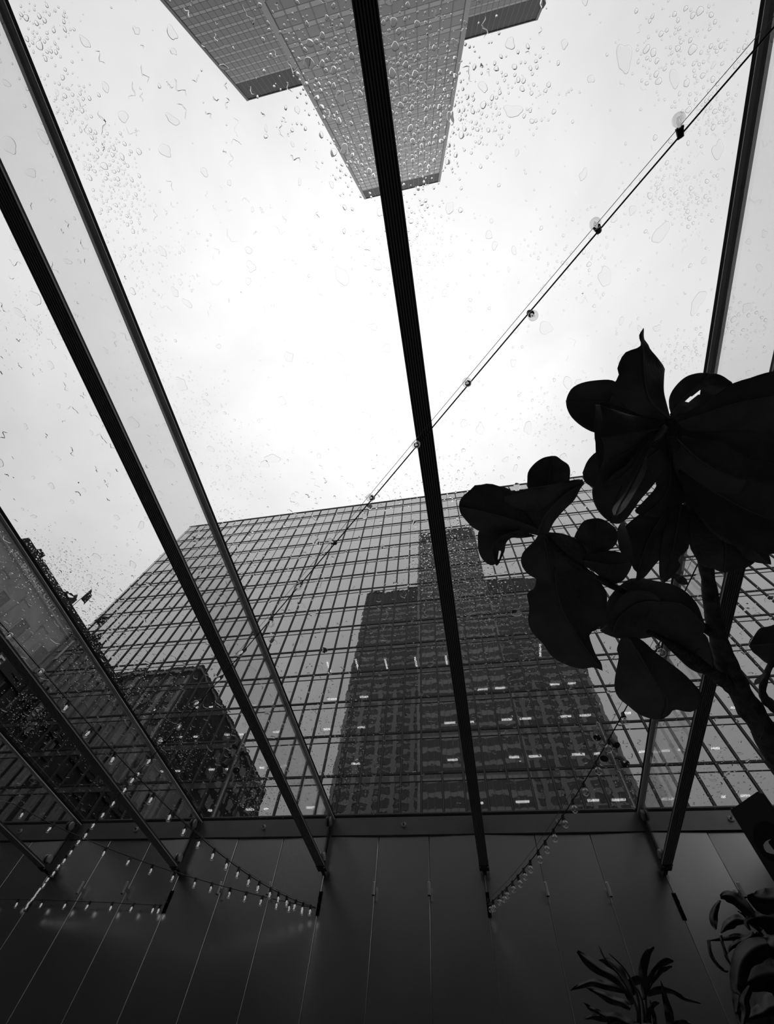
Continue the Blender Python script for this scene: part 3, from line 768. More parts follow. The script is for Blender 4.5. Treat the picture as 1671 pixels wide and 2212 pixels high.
# trunk goes on down to its planter
base_pts = [at_d(1700, 1660, 1.62), np.array((1.62, 1.50, .55)), np.array((1.72, 1.40, -.2)), np.array((1.75, 1.35, -1.0)), np.array((1.75, 1.35, ZF + .38))]
MB().tube(list(spline([p - np.array(fig.location) for p in base_pts], 24)), .055, 12).build('lower_trunk', M['bark'], fig, smooth=True)
# twine wound round the wood
for (a, b, c, dpt) in (((1487, 1424), (1498, 1408), (1512, 1400), 1.40), ((1535, 1475), (1537, 1455), (1550, 1450), 1.43), ((1525, 1332), (1545, 1350), (1552, 1372), 1.43), ((1560, 1470), (1572, 1492), (1568, 1450), 1.47), ((1620, 1520), (1648, 1570), (1640, 1600), 1.51), ((1467, 1408), (1470, 1420), (1482, 1416), 1.39)):
    MB().tube([at_d(*p, dpt) - np.array(fig.location) for p in spline([a, b, c], 9)], .0016, 5).build('twine', M['twine'], fig, smooth=True)
pl = MB().lathe([(.17, 0), (.19, .04), (.225, .36), (.23, .40), (.215, .40), (.205, .34)], (0, 0, 0), (0, 0, 1), 28)
LF = M['leaf']
# --- crown at upper right
leaf(fig, [(1287, 874), (1288, 910), (1289, 950), (1291, 985), (1294, 1014)], [2, 4, 4, 4, 2], [8, 14, 16, 14, 2], [1.35, 1.345, 1.345, 1.345, 1.35], M['leaf_pale'] if False else LF, tilt=-1.6, veins=False, seed=4)
leaf(fig, [(1412, 932), (1390, 965), (1362, 1010), (1332, 1036), (1305, 1044)], [3, 8, 12, 14, 3], [3, 10, 16, 18, 3], [1.385, 1.375, 1.37, 1.37, 1.37], LF, cup=.3, tilt=-1.6, seed=8, rip=.006)
leaf(fig, [(1455, 935), (1520, 958), (1590, 985), (1650, 1000), (1720, 1008)], [10, 44, 66, 84, 80], [10, 40, 50, 60, 50], [1.40, 1.39, 1.40, 1.41, 1.42], LF, cup=.25, seed=11)
leaf(fig, [(1460, 945), (1500, 985), (1545, 1015), (1585, 1030), (1612, 1035)], [8, 52, 62, 58, 26], [8, 60, 72, 66, 26], [1.39, 1.36, 1.34, 1.33, 1.33], LF, cup=.3, tilt=.15, seed=12)
leaf(fig, [(1470, 1010), (1530, 1055), (1600, 1095), (1660, 1120), (1730, 1140)], [10, 60, 72, 80, 60], [10, 60, 80, 80, 60], [1.40, 1.37, 1.35, 1.34, 1.34], LF, cup=-.35, tilt=-.3, seed=13, rip=.007)
leaf(fig, [(1345, 1128), (1342, 1150), (1348, 1180), (1358, 1200), (1364, 1206)], [4, 10, 12, 10, 2], [4, 14, 16, 10, 2], [1.36, 1.355, 1.35, 1.35, 1.355], LF, tilt=1.2, seed=15, veins=False)
leaf(fig, [(1580, 1080), (1630, 1100), (1680, 1118), (1740, 1125)], [20, 44, 50, 40], [20, 46, 50, 40], [1.40, 1.41, 1.42, 1.42], LF, seed=19)
leaf(fig, [(1452, 895), (1458, 935), (1466, 980), (1472, 1030), (1474, 1080)], [14, 30, 40, 44, 30], [14, 30, 40, 44, 30], [1.455, 1.46, 1.465, 1.47, 1.47], LF, seed=37)
# --- leaves traced one by one: midrib, one edge, other edge (picture), each at its own distance
def cp(ox, oy, k, *pts): return [(ox + k*x, oy + k*y) for x, y in pts]
def tl(o, mid, L, R, dep, seed, mat=None, **kw):
    leaf(fig, cp(*o, *mid), cp(*o, *L), cp(*o, *R), dep, mat or LF, seed=seed, **kw)
oA, oB, oC, oD = (1210, 690, .2759), (1300, 1000, .222), (970, 1100, .4195), (1000, 970, .2035)
tl(oA, [(850, 775), (700, 630), (655, 420), (645, 230), (632, 130), (650, 68)], [(800, 800), (560, 720), (395, 560), (455, 450), (445, 380), (500, 265), (590, 228), (632, 205), (614, 130), (648, 68)], [(866, 790), (832, 660), (810, 560), (812, 440), (815, 380), (760, 300), (705, 235), (684, 190), (655, 150), (653, 70)], [1.40, 1.37, 1.35, 1.36, 1.37, 1.37], 1, cup=.45, tilt=.2, nu=30)
tl(oA, [(520, 650), (330, 645), (180, 640), (42, 640)], [(520, 540), (445, 495), (400, 475), (330, 472), (190, 490), (100, 530), (60, 585), (42, 640)], [(520, 880), (420, 885), (330, 890), (260, 885), (170, 840), (90, 770), (52, 700), (42, 640)], [1.46, 1.48, 1.50, 1.50], 2, cup=-.2)
tl(oA, [(840, 850), (600, 885), (400, 920), (267, 930)], [(820, 800), (700, 770), (560, 750), (400, 700), (300, 665), (272, 690), (264, 820), (267, 930)], [(850, 880), (700, 940), (560, 1010), (400, 1100), (312, 1178), (298, 1100), (280, 1000), (267, 930)], [1.39, 1.37, 1.36, 1.37], 3, cup=.3)
tl(oA, [(400, 1190), (280, 1190), (172, 1200)], [(400, 1010), (330, 1020), (270, 1045), (210, 1110), (172, 1200)], [(400, 1340), (330, 1335), (250, 1312), (190, 1270), (172, 1200)], [1.46, 1.47, 1.48], 5)
tl(oA, [(780, 1010), (580, 1180), (450, 1380), (400, 1595)], [(640, 980), (400, 1080), (290, 1220), (250, 1330), (252, 1400), (285, 1485), (340, 1550), (400, 1595)], [(860, 1100), (740, 1280), (620, 1420), (520, 1560), (460, 1600), (400, 1595)], [1.42, 1.43, 1.44, 1.45], 6, cup=-.2)
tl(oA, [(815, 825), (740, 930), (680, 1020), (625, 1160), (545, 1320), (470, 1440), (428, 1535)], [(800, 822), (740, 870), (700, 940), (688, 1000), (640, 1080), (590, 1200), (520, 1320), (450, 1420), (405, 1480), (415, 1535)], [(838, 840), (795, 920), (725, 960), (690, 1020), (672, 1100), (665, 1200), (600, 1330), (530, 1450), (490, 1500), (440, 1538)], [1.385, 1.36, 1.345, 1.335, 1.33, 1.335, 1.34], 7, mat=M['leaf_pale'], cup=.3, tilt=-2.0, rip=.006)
tl(oA, [(865, 745), (960, 620), (1080, 510), (1180, 420)], [(850, 690), (850, 620), (880, 550), (940, 480), (1000, 440), (1075, 420), (1130, 418), (1180, 420)], [(910, 780), (1060, 700), (1210, 610), (1345, 515), (1310, 470), (1260, 438), (1215, 424), (1180, 420)], [1.41, 1.45, 1.48, 1.50], 9, cup=-.2, nu=44, nv=18, hole=[(.50, .30, 3.0, .008), (.40, .26, 3.0, .010)])
tl(oA, [(860, 830), (1100, 745), (1400, 650), (1850, 570)], [(850, 790), (1000, 720), (1200, 600), (1350, 500), (1470, 462), (1580, 425), (1671, 405), (1850, 385)], [(880, 875), (1000, 885), (1200, 884), (1400, 882), (1671, 886), (1850, 890)], [1.40, 1.37, 1.34, 1.31], 10, cup=.3, tilt=.1)
tl(oB, [(640, 430), (480, 680), (390, 900), (326, 1146)], [(540, 380), (400, 470), (250, 590), (200, 650), (180, 760), (200, 860), (280, 945), (292, 1020), (335, 1060), (326, 1146)], [(760, 480), (680, 680), (600, 880), (490, 1020), (435, 1090), (400, 1120), (340, 1147)], [1.42, 1.40, 1.38, 1.37], 14, cup=.35, tilt=.2, rip=.006)
tl(oB, [(770, 400), (715, 700), (665, 950), (592, 1170)], [(690, 400), (600, 650), (560, 850), (553, 1010), (558, 1100), (585, 1168)], [(860, 420), (852, 650), (846, 812), (800, 880), (735, 930), (765, 1000), (700, 1090), (640, 1142), (598, 1170)], [1.41, 1.39, 1.375, 1.37], 16, cup=.45)
tl(oB, [(1150, 380), (1190, 700), (1200, 900), (1185, 1068)], [(880, 360), (845, 500), (840, 680), (852, 815), (905, 915), (960, 1000), (1060, 1020), (1110, 1045), (1185, 1068)], [(1640, 560), (1600, 690), (1550, 755), (1545, 850), (1500, 950), (1420, 1012), (1300, 1052), (1185, 1068)], [1.41, 1.38, 1.36, 1.37], 17, cup=.25)
tl(oB, [(1380, 780), (1500, 880), (1644, 990)], [(1280, 830), (1380, 920), (1480, 965), (1580, 982), (1642, 990)], [(1540, 740), (1590, 830), (1625, 900), (1640, 950), (1645, 988)], [1.36, 1.34, 1.34], 18, cup=.5, tilt=-.2)
tl(oD, [(820, 860), (500, 740), (150, 650), (-46, 610)], [(700, 720), (510, 440), (400, 400), (280, 365), (200, 378), (120, 385), (70, 440), (0, 495), (-38, 555), (-46, 610)], [(800, 920), (500, 850), (300, 850), (165, 868), (90, 822), (10, 735), (-30, 680), (-46, 610)], [1.35, 1.32, 1.30, 1.29], 20, cup=.2, tilt=.1)
tl(oD, [(600, 860), (400, 930), (310, 1060), (350, 1238)], [(480, 800), (250, 810), (165, 870), (155, 1000), (168, 1100), (220, 1190), (300, 1236), (335, 1222), (350, 1238)], [(780, 925), (620, 945), (510, 945), (455, 1000), (440, 1080), (410, 1150), (375, 1222), (352, 1240)], [1.33, 1.31, 1.30, 1.30], 21, cup=.45, nu=30, nv=12, hole=[(.74, .62, 1.0, .008)])
tl(oD, [(790, 890), (870, 700), (1010, 540), (1150, 430), (1286, 365)], [(640, 900), (480, 700), (400, 500), (440, 442), (600, 445), (700, 410), (850, 392), (1000, 365), (1130, 335), (1245, 320), (1286, 362)], [(840, 930), (905, 890), (960, 780), (1060, 660), (1180, 540), (1245, 420), (1287, 368)], [1.34, 1.32, 1.30, 1.29, 1.29], 22, cup=.5, tilt=-.3, rip=.007)
tl(oD, [(900, 470), (910, 280), (940, 72)], [(700, 470), (682, 400), (680, 330), (690, 240), (760, 150), (850, 92), (940, 72)], [(1120, 470), (1128, 340), (1135, 230), (1115, 165), (1050, 120), (990, 76), (940, 72)], [1.40, 1.41, 1.42], 24)
tl(oC, [(730, 262), (750, 150), (766, 46)], [(712, 270), (690, 195), (645, 150), (658, 110), (690, 62), (735, 48), (766, 46)], [(745, 262), (800, 225), (850, 190), (868, 150), (860, 105), (822, 70), (790, 52), (766, 46)], [1.40, 1.41, 1.42], 25)
tl(oC, [(690, 262), (820, 285), (940, 278)], [(690, 250), (750, 222), (820, 212), (890, 225), (932, 252), (940, 278)], [(690, 290), (750, 325), (790, 362), (832, 386), (890, 370), (930, 315), (940, 278)], [1.37, 1.39, 1.40], 26, cup=.2)
tl(oC, [(485, 130), (505, 240), (525, 380)], [(460, 128), (435, 165), (382, 218), (368, 265), (385, 312), (430, 350), (525, 380)], [(510, 118), (580, 125), (650, 152), (698, 200), (710, 260), (680, 320), (525, 380)], [1.36, 1.345, 1.35], 27, cup=.25)
tl(oC, [(540, 300), (570, 480), (640, 620), (710, 725), (790, 832)], [(450, 310), (440, 400), (400, 430), (412, 510), (405, 580), (430, 640), (480, 690), (530, 760), (600, 800), (680, 822), (740, 815), (790, 832)], [(700, 290), (800, 410), (812, 480), (800, 560), (765, 615), (722, 642), (735, 700), (760, 760), (782, 792), (790, 832)], [1.36, 1.34, 1.33, 1.32, 1.32], 29, cup=.2, nu=32)
tl(oC, [(780, 628), (900, 530), (1050, 480), (1200, 490), (1318, 600)], [(772, 600), (815, 470), (860, 410), (940, 355), (1060, 368), (1180, 400), (1270, 480), (1318, 600)], [(800, 642), (870, 665), (980, 668), (1100, 650), (1220, 660), (1300, 650), (1318, 600)], [1.41, 1.40, 1.39, 1.39, 1.40], 30, cup=.25, nu=28)
tl(oC, [(1070, 620), (1180, 700), (1270, 770), (1352, 852)], [(1180, 600), (1310, 640), (1340, 700), (1356, 770), (1352, 852)], [(1060, 650), (1150, 740), (1230, 815), (1290, 845), (1352, 852)], [1.44, 1.44, 1.44, 1.45], 32, cup=-.2)
tl(oC, [(925, 660), (1000, 785), (1065, 895), (1120, 985), (1090, 1082)], [(885, 655), (862, 720), (872, 760), (855, 850), (850, 920), (872, 972), (920, 1012), (975, 1055), (1040, 1080), (1090, 1083)], [(965, 660), (1000, 680), (1060, 735), (1120, 780), (1200, 840), (1260, 900), (1298, 950), (1295, 1010), (1240, 1045), (1160, 1032), (1130, 1062), (1090, 1083)], [1.37, 1.345, 1.33, 1.33, 1.335], 33, cup=.22, tilt=-.15, nu=32)
tl(oA, [(870, 820), (640, 740), (380, 660)], [(830, 700), (600, 600), (420, 560), (380, 660)], [(870, 930), (640, 900), (430, 800), (380, 660)], [1.43, 1.44, 1.45], 38)
tl(oA, [(860, 880), (720, 980), (560, 1060)], [(760, 840), (620, 930), (540, 1000), (560, 1060)], [(900, 1010), (760, 1100), (620, 1120), (560, 1060)], [1.44, 1.45, 1.46], 39)
tl(oA, [(860, 1020), (860, 1250), (800, 1400), (640, 1540)], [(690, 1040), (680, 1200), (752, 1296), (642, 1432), (580, 1500), (640, 1540)], [(1060, 1040), (1080, 1250), (980, 1420), (800, 1545), (640, 1540)], [1.43, 1.42, 1.41, 1.41], 40)
# --- left branch
leaf(fig, [(1088, 1076), (1130, 1070), (1175, 1062), (1218, 1052), (1258, 1037)], [3, 8, 10, 8, 2], [8, 34, 46, 34, 3], [1.285, 1.28, 1.28, 1.28, 1.285], LF, tilt=.9, seed=23, rip=.008, veins=False)
leaf(fig, [(1322, 1366), (1335, 1335), (1362, 1310), (1395, 1298), (1425, 1300)], [10, 22, 30, 26, 4], [10, 34, 44, 34, 4], [1.36, 1.36, 1.36, 1.365, 1.37], LF, cup=.25, tilt=.6, seed=31)
leaf(fig, [(1690, 1395), (1668, 1392), (1645, 1393), (1628, 1394), (1617, 1394)], [60, 44, 36, 20, 2], [60, 46, 34, 18, 2], [1.50, 1.49, 1.48, 1.48, 1.48], LF, cup=.3, seed=34)
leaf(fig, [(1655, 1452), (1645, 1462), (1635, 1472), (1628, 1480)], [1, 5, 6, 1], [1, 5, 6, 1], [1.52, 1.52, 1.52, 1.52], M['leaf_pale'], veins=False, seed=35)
leaf(fig, [(1447, 1240), (1462, 1248), (1475, 1256), (1486, 1262)], [2, 8, 9, 1], [2, 7, 8, 1], [1.40, 1.40, 1.40, 1.40], LF, tilt=-.8, veins=False, seed=36)

def planter(label, x, y, r=1.0, h=1.0):
    p = empty('planter', (x, y, ZF), label=label, category='planter')
    b = MB().lathe([(.17*r, 0), (.19*r, .04*h), (.225*r, .36*h), (.23*r, .40*h), (.215*r, .40*h), (.205*r, .34*h)], (0, 0, 0), (0, 0, 1), 28).build('body', M['pot'], p)
    MB().lathe([(.204*r, .33*h), (.20*r, .345*h)], (0, 0, 0), (0, 0, 1), 28).build('soil', M['soil'], p)
planter('grey planter on the floor holding the fig tree', 1.75, 1.35)

# ================================================================== strap-leaved plants in front of the wall
def strap(parent, pts, wid, dep, seed=0, mat=None, tilt=.5):
    w = [x*.5 for x in wid]
    return leaf(parent, pts, w, w, dep, mat or M['strap'], cup=.7, tilt=tilt, wavy=.10, veins=False, seed=seed, nu=20, nv=4, rip=.006, th=.001)
YP = 2.6
def dpt(x, y, Y): return Y/ray(x, y)[1]
c0 = at_y(1385, 2190, YP)
dr = empty('dracaena', (c0[0], YP, ZF), label='small dark strap-leaved plant at the bottom, before the wall', category='plant')
CL = [([(1361, 2150), (1338, 2122), (1318, 2106), (1293, 2094), (1268, 2074), (1246, 2055)], [8, 16, 22, 24, 20, 6], 0),
      ([(1366, 2170), (1350, 2130), (1335, 2100), (1316, 2078), (1293, 2073)], [10, 22, 26, 22, 4], .1),
      ([(1392, 2160), (1390, 2120), (1388, 2090), (1397, 2062), (1412, 2045)], [8, 18, 20, 18, 5], -.1),
      ([(1394, 2150), (1404, 2118), (1420, 2095), (1436, 2078), (1454, 2076)], [8, 18, 22, 18, 4], .1),
      ([(1404, 2130), (1420, 2104), (1436, 2092), (1451, 2088)], [4, 12, 12, 3], 0),
      ([(1398, 2150), (1424, 2138), (1454, 2144), (1482, 2159), (1513, 2168)], [10, 18, 9, 8, 2], .15),
      ([(1358, 2145), (1332, 2134), (1304, 2128), (1277, 2122), (1252, 2130), (1231, 2140)], [8, 18, 20, 18, 12, 2], .1),
      ([(1362, 2178), (1340, 2166), (1313, 2156), (1286, 2142), (1266, 2134)], [10, 20, 18, 10, 2], -.1),
      ([(1318, 2206), (1295, 2188), (1275, 2178), (1260, 2165)], [8, 10, 9, 2], 0),
      ([(1452, 2225), (1444, 2190), (1436, 2155), (1426, 2118)], [18, 18, 12, 1], .1),
      ([(1368, 2150), (1362, 2125), (1375, 2118), (1389, 2117)], [8, 20, 22, 6], .2),
      ([(1360, 2215), (1330, 2200), (1290, 2196), (1262, 2200)], [20, 26, 18, 4], .1),
      ([(1405, 2220), (1400, 2190), (1412, 2170), (1424, 2166)], [8, 12, 12, 4], 0),
      ([(1415, 2225), (1413, 2200), (1408, 2180), (1403, 2160)], [8, 9, 7, 1], 0),
      ([(1450, 2225), (1462, 2210), (1478, 2208), (1500, 2218)], [10, 12, 10, 3], 0),
      ([(1380, 2225), (1350, 2210), (1325, 2212), (1300, 2225)], [22, 24, 20, 8], .1)]
for i, (p, w, off) in enumerate(CL):
    strap(dr, p, w, [dpt(x, y, YP + off) for x, y in p], seed=40 + i)
for i, p in enumerate(([(1378, 2212), (1372, 2170), (1340, 2110), (1307, 2072), (1293, 2043)], [(1382, 2212), (1376, 2150), (1350, 2095), (1315, 2060)], [(1392, 2212), (1386, 2160), (1372, 2130)], [(1398, 2212), (1394, 2160), (1392, 2120)])):
    P = spline([at_y(x, y, YP + .03*i) for x, y in p], 14)
    MB().tube([q - np.array(dr.location) for q in P], [.006*(1 - .6*k/14) for k in range(14)], 6).build('stalk', M['strap'], dr, smooth=True)
for dx in (-.03, .02, .05):
    e_ = at_y(1385 + dx*300, 2212, YP)
    P = spline([np.array((dx, 0, .36)), np.array((dx*1.2, 0, 1.1)), e_ - np.array(dr.location)], 12)
    MB().tube(list(P), .012, 8).build('cane', M['bark'], dr, smooth=True)
planter('grey planter below the small strap-leaved plant', c0[0], YP)

YQ = 2.3
c1 = at_y(1640, 2120, YQ)
dq = empty('dracaena', (c1[0], YQ - .25, ZF), label='large dark strap-leaved plant in the lower right corner', category='plant')
RL = [([(1640, 1990), (1615, 1966), (1590, 1944), (1570, 1935), (1555, 1938)], [10, 22, 28, 24, 10], 0),
      ([(1555, 1945), (1546, 1960), (1540, 1985), (1546, 2008)], [6, 14, 20, 4], .05),
      ([(1615, 1990), (1590, 1988), (1572, 1998), (1556, 2015)], [8, 26, 24, 4], .1),
      ([(1645, 2010), (1622, 1990), (1605, 1975), (1592, 1968)], [16, 14, 6, 2], .05),
      ([(1700, 1950), (1672, 1945), (1645, 1945), (1625, 1935), (1622, 1930)], [50, 60, 52, 30, 8], -.1),
      ([(1690, 2000), (1660, 1985), (1630, 1985), (1612, 1992), (1620, 2010)], [60, 56, 34, 14, 4], 0),
      ([(1640, 2040), (1615, 2030), (1590, 2025), (1565, 2028), (1530, 2032)], [20, 26, 18, 10, 2], .1),
      ([(1530, 2030), (1534, 2060), (1550, 2085), (1566, 2098), (1573, 2098)], [8, 8, 7, 6, 2], 0),
      ([(1556, 2020), (1562, 2045), (1570, 2070), (1580, 2090)], [6, 7, 7, 2], 0),
      ([(1630, 2020), (1600, 2035), (1580, 2045), (1570, 2060)], [16, 18, 12, 3], .05),
      ([(1660, 2040), (1625, 2055), (1600, 2085), (1592, 2130), (1598, 2150)], [44, 60, 50, 30, 4], -.05),
      ([(1690, 2060), (1660, 2050), (1640, 2030), (1638, 2010)], [70, 60, 36, 6], .1),
      ([(1700, 2110), (1665, 2110), (1630, 2115), (1600, 2140), (1590, 2190)], [80, 76, 56, 30, 8], .05),
      ([(1620, 2130), (1608, 2160), (1610, 2190), (1600, 2225)], [14, 22, 18, 8], 0),
      ([(1575, 2100), (1580, 2130), (1588, 2165), (1600, 2215)], [3, 6, 12, 22], .1),
      ([(1700, 2180), (1665, 2185), (1640, 2195), (1600, 2205)], [90, 80, 50, 8], .1),
      ([(1690, 2090), (1668, 2130), (1660, 2170), (1655, 2225)], [60, 60, 60, 50], .2)]
for i, (p, w, off) in enumerate(RL):
    strap(dq, p, w, [dpt(x, y, YQ + off) for x, y in p], seed=70 + i)
for dx in (-.04, .03, .07):
    e_ = at_y(1660 + dx*400, 2080, YQ + .1)
    P = spline([np.array((dx, 0, .36)), np.array((dx*1.2, .05, 1.2)), e_ - np.array(dq.location)], 12)
    MB().tube(list(P), .016, 8).build('cane', M['bark'], dq, smooth=True)
planter('grey planter below the large strap-leaved plant at right', c1[0], YQ - .25, 1.1)

# ================================================================== black upright sign at the right edge
ds = 1.95
A = at_d(1581, 1752, ds); B_dir = np.array([-1.155, 1.93, 0]); B_dir /= np.linalg.norm(B_dir); ex = -B_dir     # runs away to the right
d2 = ray(1642, 1710)
# width: where the second top corner lies along ex
Mx = np.array([[ex[0], -d2[0]], [ex[1], -d2[1]]]); sol = np.linalg.solve(Mx, -A[:2]); SW = abs(sol[0]); sgn = 1 if sol[0] > 0 else -1
ex = ex*sgn
ez = np.array([0, 0, 1.0]); en = np.cross(ex, ez)
if en @ A > 0: en = -en                                       # faces the viewer
SH = 1.25
sg = empty('sign_board', tuple(A + ex*SW/2 - ez*(A[2] - ZF)), label='black upright sign board with a pale crescent mark at the right edge', category='sign')
so_ = np.array(sg.location)
def sp(u, v, w): return tuple(A + ex*u - ez*v + en*w - so_)
cr = .008; out = []
for (cx, cy, a0) in ((cr, cr, 180), (SW - cr, cr, 270), (SW - cr, SH - cr, 0), (cr, SH - cr, 90)):
    for k in range(6):
        a = math.radians(a0 + k*18); out.append((cx + cr*math.cos(a), cy + cr*math.sin(a)))
nn = len(out)
MB().add([sp(u, v, .012) for u, v in out] + [sp(u, v, -.012) for u, v in out],
         [tuple(range(nn)), tuple(range(2*nn - 1, nn - 1, -1))] + [(i, (i + 1) % nn + 0, nn + (i + 1) % nn, nn + i) for i in range(nn)]).build('board', M['sign_black'], sg)
def uv(x, y):
    d = ray(x, y); t = ((A + en*.012) @ en)/(d @ en); q = d*t - A; return q @ ex, -(q @ ez)
def patch(name, pts, w0, w1, mat, z=None):
    q = [uv(x, y) for x, y in pts]; k = len(q)
    if z: q = z
    k = len(q)
    return MB().add([sp(u, v, w1) for u, v in q] + [sp(u, v, w0) for u, v in q],
        [tuple(range(k)), tuple(range(2*k - 1, k - 1, -1))] + [(i, (i + 1) % k, k + (i + 1) % k, k + i) for i in range(k)]).build(name, mat, sg)
cu_, cv_ = uv(1672, 1812); ru = abs(uv(1640, 1805)[0] - cu_)
cu_ = SW/2; ru = SW*.40
patch('roundel', [(0, 0)], .0115, .0135, M['sign_mark'], z=[(cu_ + ru*math.cos(a), cv_ + ru*math.sin(a)) for a in np.linspace(0, 2*math.pi, 41)[:-1]])
cres = [(1666, 1813), (1659, 1815), (1653, 1819), (1649, 1826), (1651, 1834), (1656, 1841), (1664, 1844), (1674, 1846), (1684, 1843), (1678, 1838), (1671, 1836), (1666, 1829), (1661, 1822), (1660, 1818)]
patch('crescent_mark', cres, .0130, .0150, M['sign_white'])
MB().box(-.02, .02, -.02, .02, 0, A[2] - ZF - SH + .05).build('post', M['black'], sg)
MB().lathe([(.14, 0), (.14, .015), (.03, .02)], (0, 0, 0), (0, 0, 1), 24).build('foot_plate', M['black'], sg)

# ================================================================== rain on the roof glass
def drops(centers, rad, ell, ang, irr, segs, hfac, hmax, rings=((1.0, 0.0), (.97, .40), (.90, .70), (.74, .92), (.5, .985))):
    """flattened beads: N closed meshes"""
    n = len(rad); th = np.linspace(0, 2*np.pi, segs, endpoint=False)
    ph = rng.uniform(0, 6.28, (n, 4)); am = irr[:, None]*np.array([.55, .45, .30, .22])*rng.uniform(.3, 1, (n, 4))
    rr = 1 + sum(am[:, k:k + 1]*np.sin((k + 2)*th[None] + ph[:, k:k + 1]) for k in range(4))
    h = np.minimum(rad*hfac, hmax)
    ex_ = np.cos(th)[None]*rr*rad[:, None]*ell[:, None]; ey_ = np.sin(th)[None]*rr*rad[:, None]/np.sqrt(ell[:, None])
    ca, sa = np.cos(ang)[:, None], np.sin(ang)[:, None]
    X = ex_*ca - ey_*sa; Y = ex_*sa + ey_*ca
    per = len(rings)*segs + 2
    V = np.zeros((n, per, 3))
    for k, (r, z) in enumerate(rings):
        V[:, k*segs:(k + 1)*segs, 0] = X*r; V[:, k*segs:(k + 1)*segs, 1] = Y*r; V[:, k*segs:(k + 1)*segs, 2] = (h*z)[:, None]
    V[:, -2, 2] = h; V[:, -1, 2] = 0
    V[:, :, 0] += centers[:, 0:1]; V[:, :, 1] += centers[:, 1:2]
    k = np.arange(segs); k2 = (k + 1) % segs
    Q = np.concatenate([np.stack([i*segs + k, i*segs + k2, (i + 1)*segs + k2, (i + 1)*segs + k], 1) for i in range(len(rings) - 1)])
    T = np.concatenate([np.stack([(len(rings) - 1)*segs + k, (len(rings) - 1)*segs + k2, np.full(segs, per - 2)], 1), np.stack([k2, k, np.full(segs, per - 1)], 1)])
    off = (np.arange(n)*per)[:, None, None]
    return V.reshape(-1, 3), (Q[None] + off).reshape(-1, 4), (T[None] + off).reshape(-1, 3)

XA, XB, YA, YB = FX[0] + .4, 3.5, Y0 + .2, D - .02
GS = .06; grid = {}
def clear(x, y, r, gap=1.10):
    if min(abs(x - fx) for fx in FX) < .036 + r: return False
    kx, ky = int(x//GS), int(y//GS)
    for a in (-1, 0, 1):
        for b in (-1, 0, 1):
            for (px_, py_, pr_) in grid.get((kx + a, ky + b), ()):
                if (px_ - x)**2 + (py_ - y)**2 < (gap*(r + pr_))**2: return False
    return True
def take(x, y, r): grid.setdefault((int(x//GS), int(y//GS)), []).append((x, y, r))
# larger flat puddles with wandering outlines
pp, pr, pe = [], [], []
for _ in range(1500):
    x, y = rng.uniform(XA, XB), rng.uniform(YA, YB - .3); r = min(.017*math.exp(rng.normal(.05, .42)), .042); e = rng.uniform(1.0, 1.6)
    if clear(x, y, r*e*1.15): pp.append((x, y)); pr.append(r); pe.append(e); take(x, y, min(r*e*1.15, .05))
pp = np.array(pp); pr = np.array(pr); pe = np.array(pe); npd = len(pr)
V2, Q2, T2 = drops(pp, pr, pe, rng.normal(1.3, .6, npd), rng.uniform(.18, .40, npd), 28, .12, .0018, ((1.0, 0.0), (.985, .45), (.955, .80), (.915, .985), (.88, 1.0)))
# short trickles
VW, QW = [], []; ow = 0
prof_w = np.array([(-1, 0), (-.86, .6), (-.4, .95), (0, 1), (.4, .95), (.86, .6), (1, 0)])
for i in range(3600):
    x, y = rng.uniform(XA, XB), rng.uniform(YA, YB - .2)
    if noise.noise(Vector((x*.9, y*.9, 21.3))) < -.15: continue
    L = min(.030*math.exp(rng.normal(.30, .55)), .11); a = rng.normal(1.25, .55); r = .0030*math.exp(rng.normal(.05, .3))
    if not clear(x, y, L*.5, 1.0): continue
    m_ = 9; t = np.linspace(-.5, .5, m_); ph1, ph2 = rng.uniform(0, 6.28, 2)
    wig = (np.sin(t*7 + ph1)*.16 + np.sin(t*13 + ph2)*.08)*L
    cx = x + np.cos(a)*t*L - np.sin(a)*wig; cy = y + np.sin(a)*t*L + np.cos(a)*wig
    for q in range(0, m_, 2): take(cx[q], cy[q], r*1.5)
    tx, ty = np.gradient(cx), np.gradient(cy); tl = np.hypot(tx, ty) + 1e-9
    wd = r*np.sqrt(np.maximum(1 - (2*t)**4, .02))*(1 + .35*np.sin(t*19 + ph2))
    P = np.zeros((m_, 7, 3))
    P[:, :, 0] = cx[:, None] - (ty/tl)[:, None]*wd[:, None]*prof_w[None, :, 0]
    P[:, :, 1] = cy[:, None] + (tx/tl)[:, None]*wd[:, None]*prof_w[None, :, 0]
    P[:, :, 2] = (wd*.55)[:, None]*prof_w[None, :, 1]
    VW.append(P.reshape(-1, 3))
    for k in range(m_ - 1):
        b0 = ow + k*7
        QW += [(b0 + j, b0 + 7 + j, b0 + 8 + j, b0 + 1 + j) for j in range(6)] + [(b0 + 6, b0 + 13, b0 + 7, b0)]
    ow += m_*7
# round beads: scattered everywhere in drifts ...
cnd = []
for x, y in np.stack([rng.uniform(XA, XB, 24000), rng.uniform(YA, YB, 24000)], 1):
    nz = noise.noise(Vector((x*1.3, y*.7, 3.1))) + .5*noise.noise(Vector((x*4, y*2.2, 9.7)))
    if rng.random() < .06 + max(0, nz - .02)*1.0: cnd.append((x, y, min(.0036*math.exp(rng.normal(0.1, .5)), .014)))
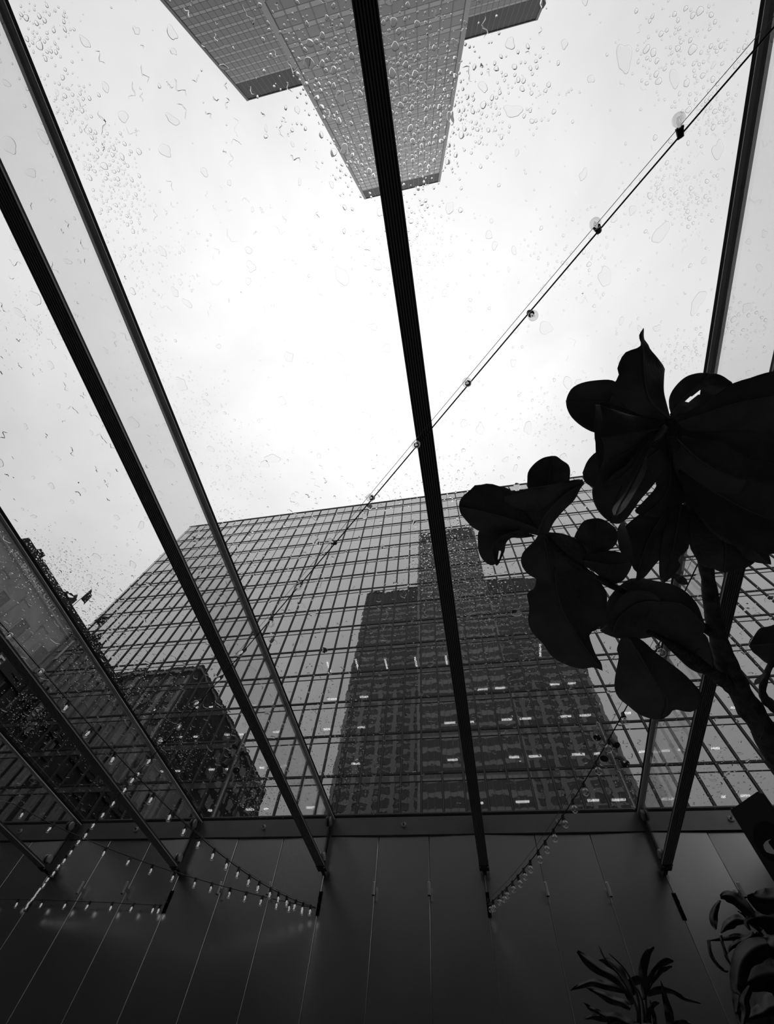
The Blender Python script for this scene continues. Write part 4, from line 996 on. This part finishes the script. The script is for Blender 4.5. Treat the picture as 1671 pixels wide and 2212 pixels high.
# ... and where the photographed glass is densely beaded: (picture x, y, spread, count, median radius)
CLU = [(760, 180, 90, 420, .0075), (900, 200, 70, 420, .0070), (910, 330, 60, 300, .0065), (790, 330, 60, 260, .0062), (700, 100, 80, 220, .0065), (880, 80, 90, 260, .007),
       (960, 1190, 50, 620, .0058), (1010, 1250, 60, 520, .0055), (930, 1230, 45, 340, .0050), (1000, 1330, 60, 360, .0050), (1060, 1300, 60, 260, .005), (970, 1060, 70, 300, .0048),
       (110, 1230, 45, 560, .0050), (190, 1270, 60, 480, .0045), (60, 1200, 50, 260, .0045), (240, 1360, 50, 500, .0052), (200, 1440, 60, 600, .0055), (300, 1500, 60, 500, .0055), (380, 1620, 50, 400, .0060), (60, 1550, 50, 320, .006),
       (470, 1150, 55, 320, .0045), (530, 1210, 60, 380, .0045), (640, 1250, 50, 180, .0045), (840, 1090, 60, 170, .0048),
       (90, 60, 50, 140, .0070), (150, 220, 50, 150, .0065), (230, 340, 50, 240, .0068), (260, 430, 45, 200, .0060), (60, 700, 60, 200, .004), (420, 900, 60, 260, .004), (520, 1000, 60, 260, .004), (900, 520, 70, 260, .0052), (880, 620, 60, 180, .0045), (320, 560, 70, 160, .005), (330, 800, 60, 160, .0045),
       (1090, 200, 90, 220, .0062), (1010, 250, 50, 180, .006), (1480, 120, 80, 280, .0068), (1470, 420, 70, 340, .0055), (1540, 250, 40, 180, .006), (1600, 700, 50, 160, .006), (1480, 760, 40, 110, .006), (1180, 900, 60, 180, .0045), (1620, 1380, 60, 160, .005), (1250, 560, 90, 150, .0055),
       (560, 1730, 40, 320, .0080), (610, 1700, 40, 260, .0075), (1420, 1700, 60, 320, .0075), (1560, 1680, 60, 280, .007), (740, 1560, 60, 260, .006), (740, 1690, 50, 260, .0075), (1100, 1450, 80, 260, .005), (640, 1560, 60, 160, .006)]
for cx, cy, sp_, n, r0 in CLU:
    for _ in range(n):
        p = at_z(rng.normal(cx, sp_*.75), rng.normal(cy, sp_*.75), ZR)
        if XA < p[0] < XB and YA < p[1] < YB: cnd.append((p[0], p[1], min(r0*.80*math.exp(rng.normal(0, .45)), .020)))
pos, siz = [], []
for x, y, r in sorted(cnd, key=lambda q: -q[2]):
    if clear(x, y, r): pos.append((x, y)); siz.append(r); take(x, y, r)
pos = np.array(pos); siz = np.array(siz); n = len(siz)
V1, Q1, T1 = drops(pos, siz, rng.uniform(.95, 1.25, n), rng.normal(1.4, .5, n), np.where(siz > .008, .24, .14), 11, .36, .0036, ((1.0, 0.0), (.965, .42), (.87, .75), (.62, .95)))
print('beads', n, 'puddles', npd, 'tris', len(Q1)*2 + len(T1) + len(Q2)*2 + len(T2) + len(QW)*2)
VW = np.vstack(VW); QW = np.array(QW)[:, ::-1]
o1, o2 = len(V1), len(V1) + len(V2)
V = np.vstack([V1, V2, VW]); V[:, 2] += .0012
QA = np.vstack([Q1, Q2 + o1, QW + o2]); TA = np.vstack([T1, T2 + o1])
# the wet undersides lie flat on the pane
mk = np.concatenate([np.ones(len(Q1) + len(Q2), bool), np.tile(np.array([True]*6 + [False]), len(QW)//7),
                     np.tile(np.repeat([True, False], 11), len(T1)//22), np.tile(np.repeat([True, False], 28), len(T2)//56)])
ro = new_obj('rain_drops', mesh_big('rain_drops', V, QA, TA, M['water'], True, mk), None, kind='stuff', label='rain drops and trickles beading on the glass roof', category='rain drops')
ro.location = (0, 0, ZR)
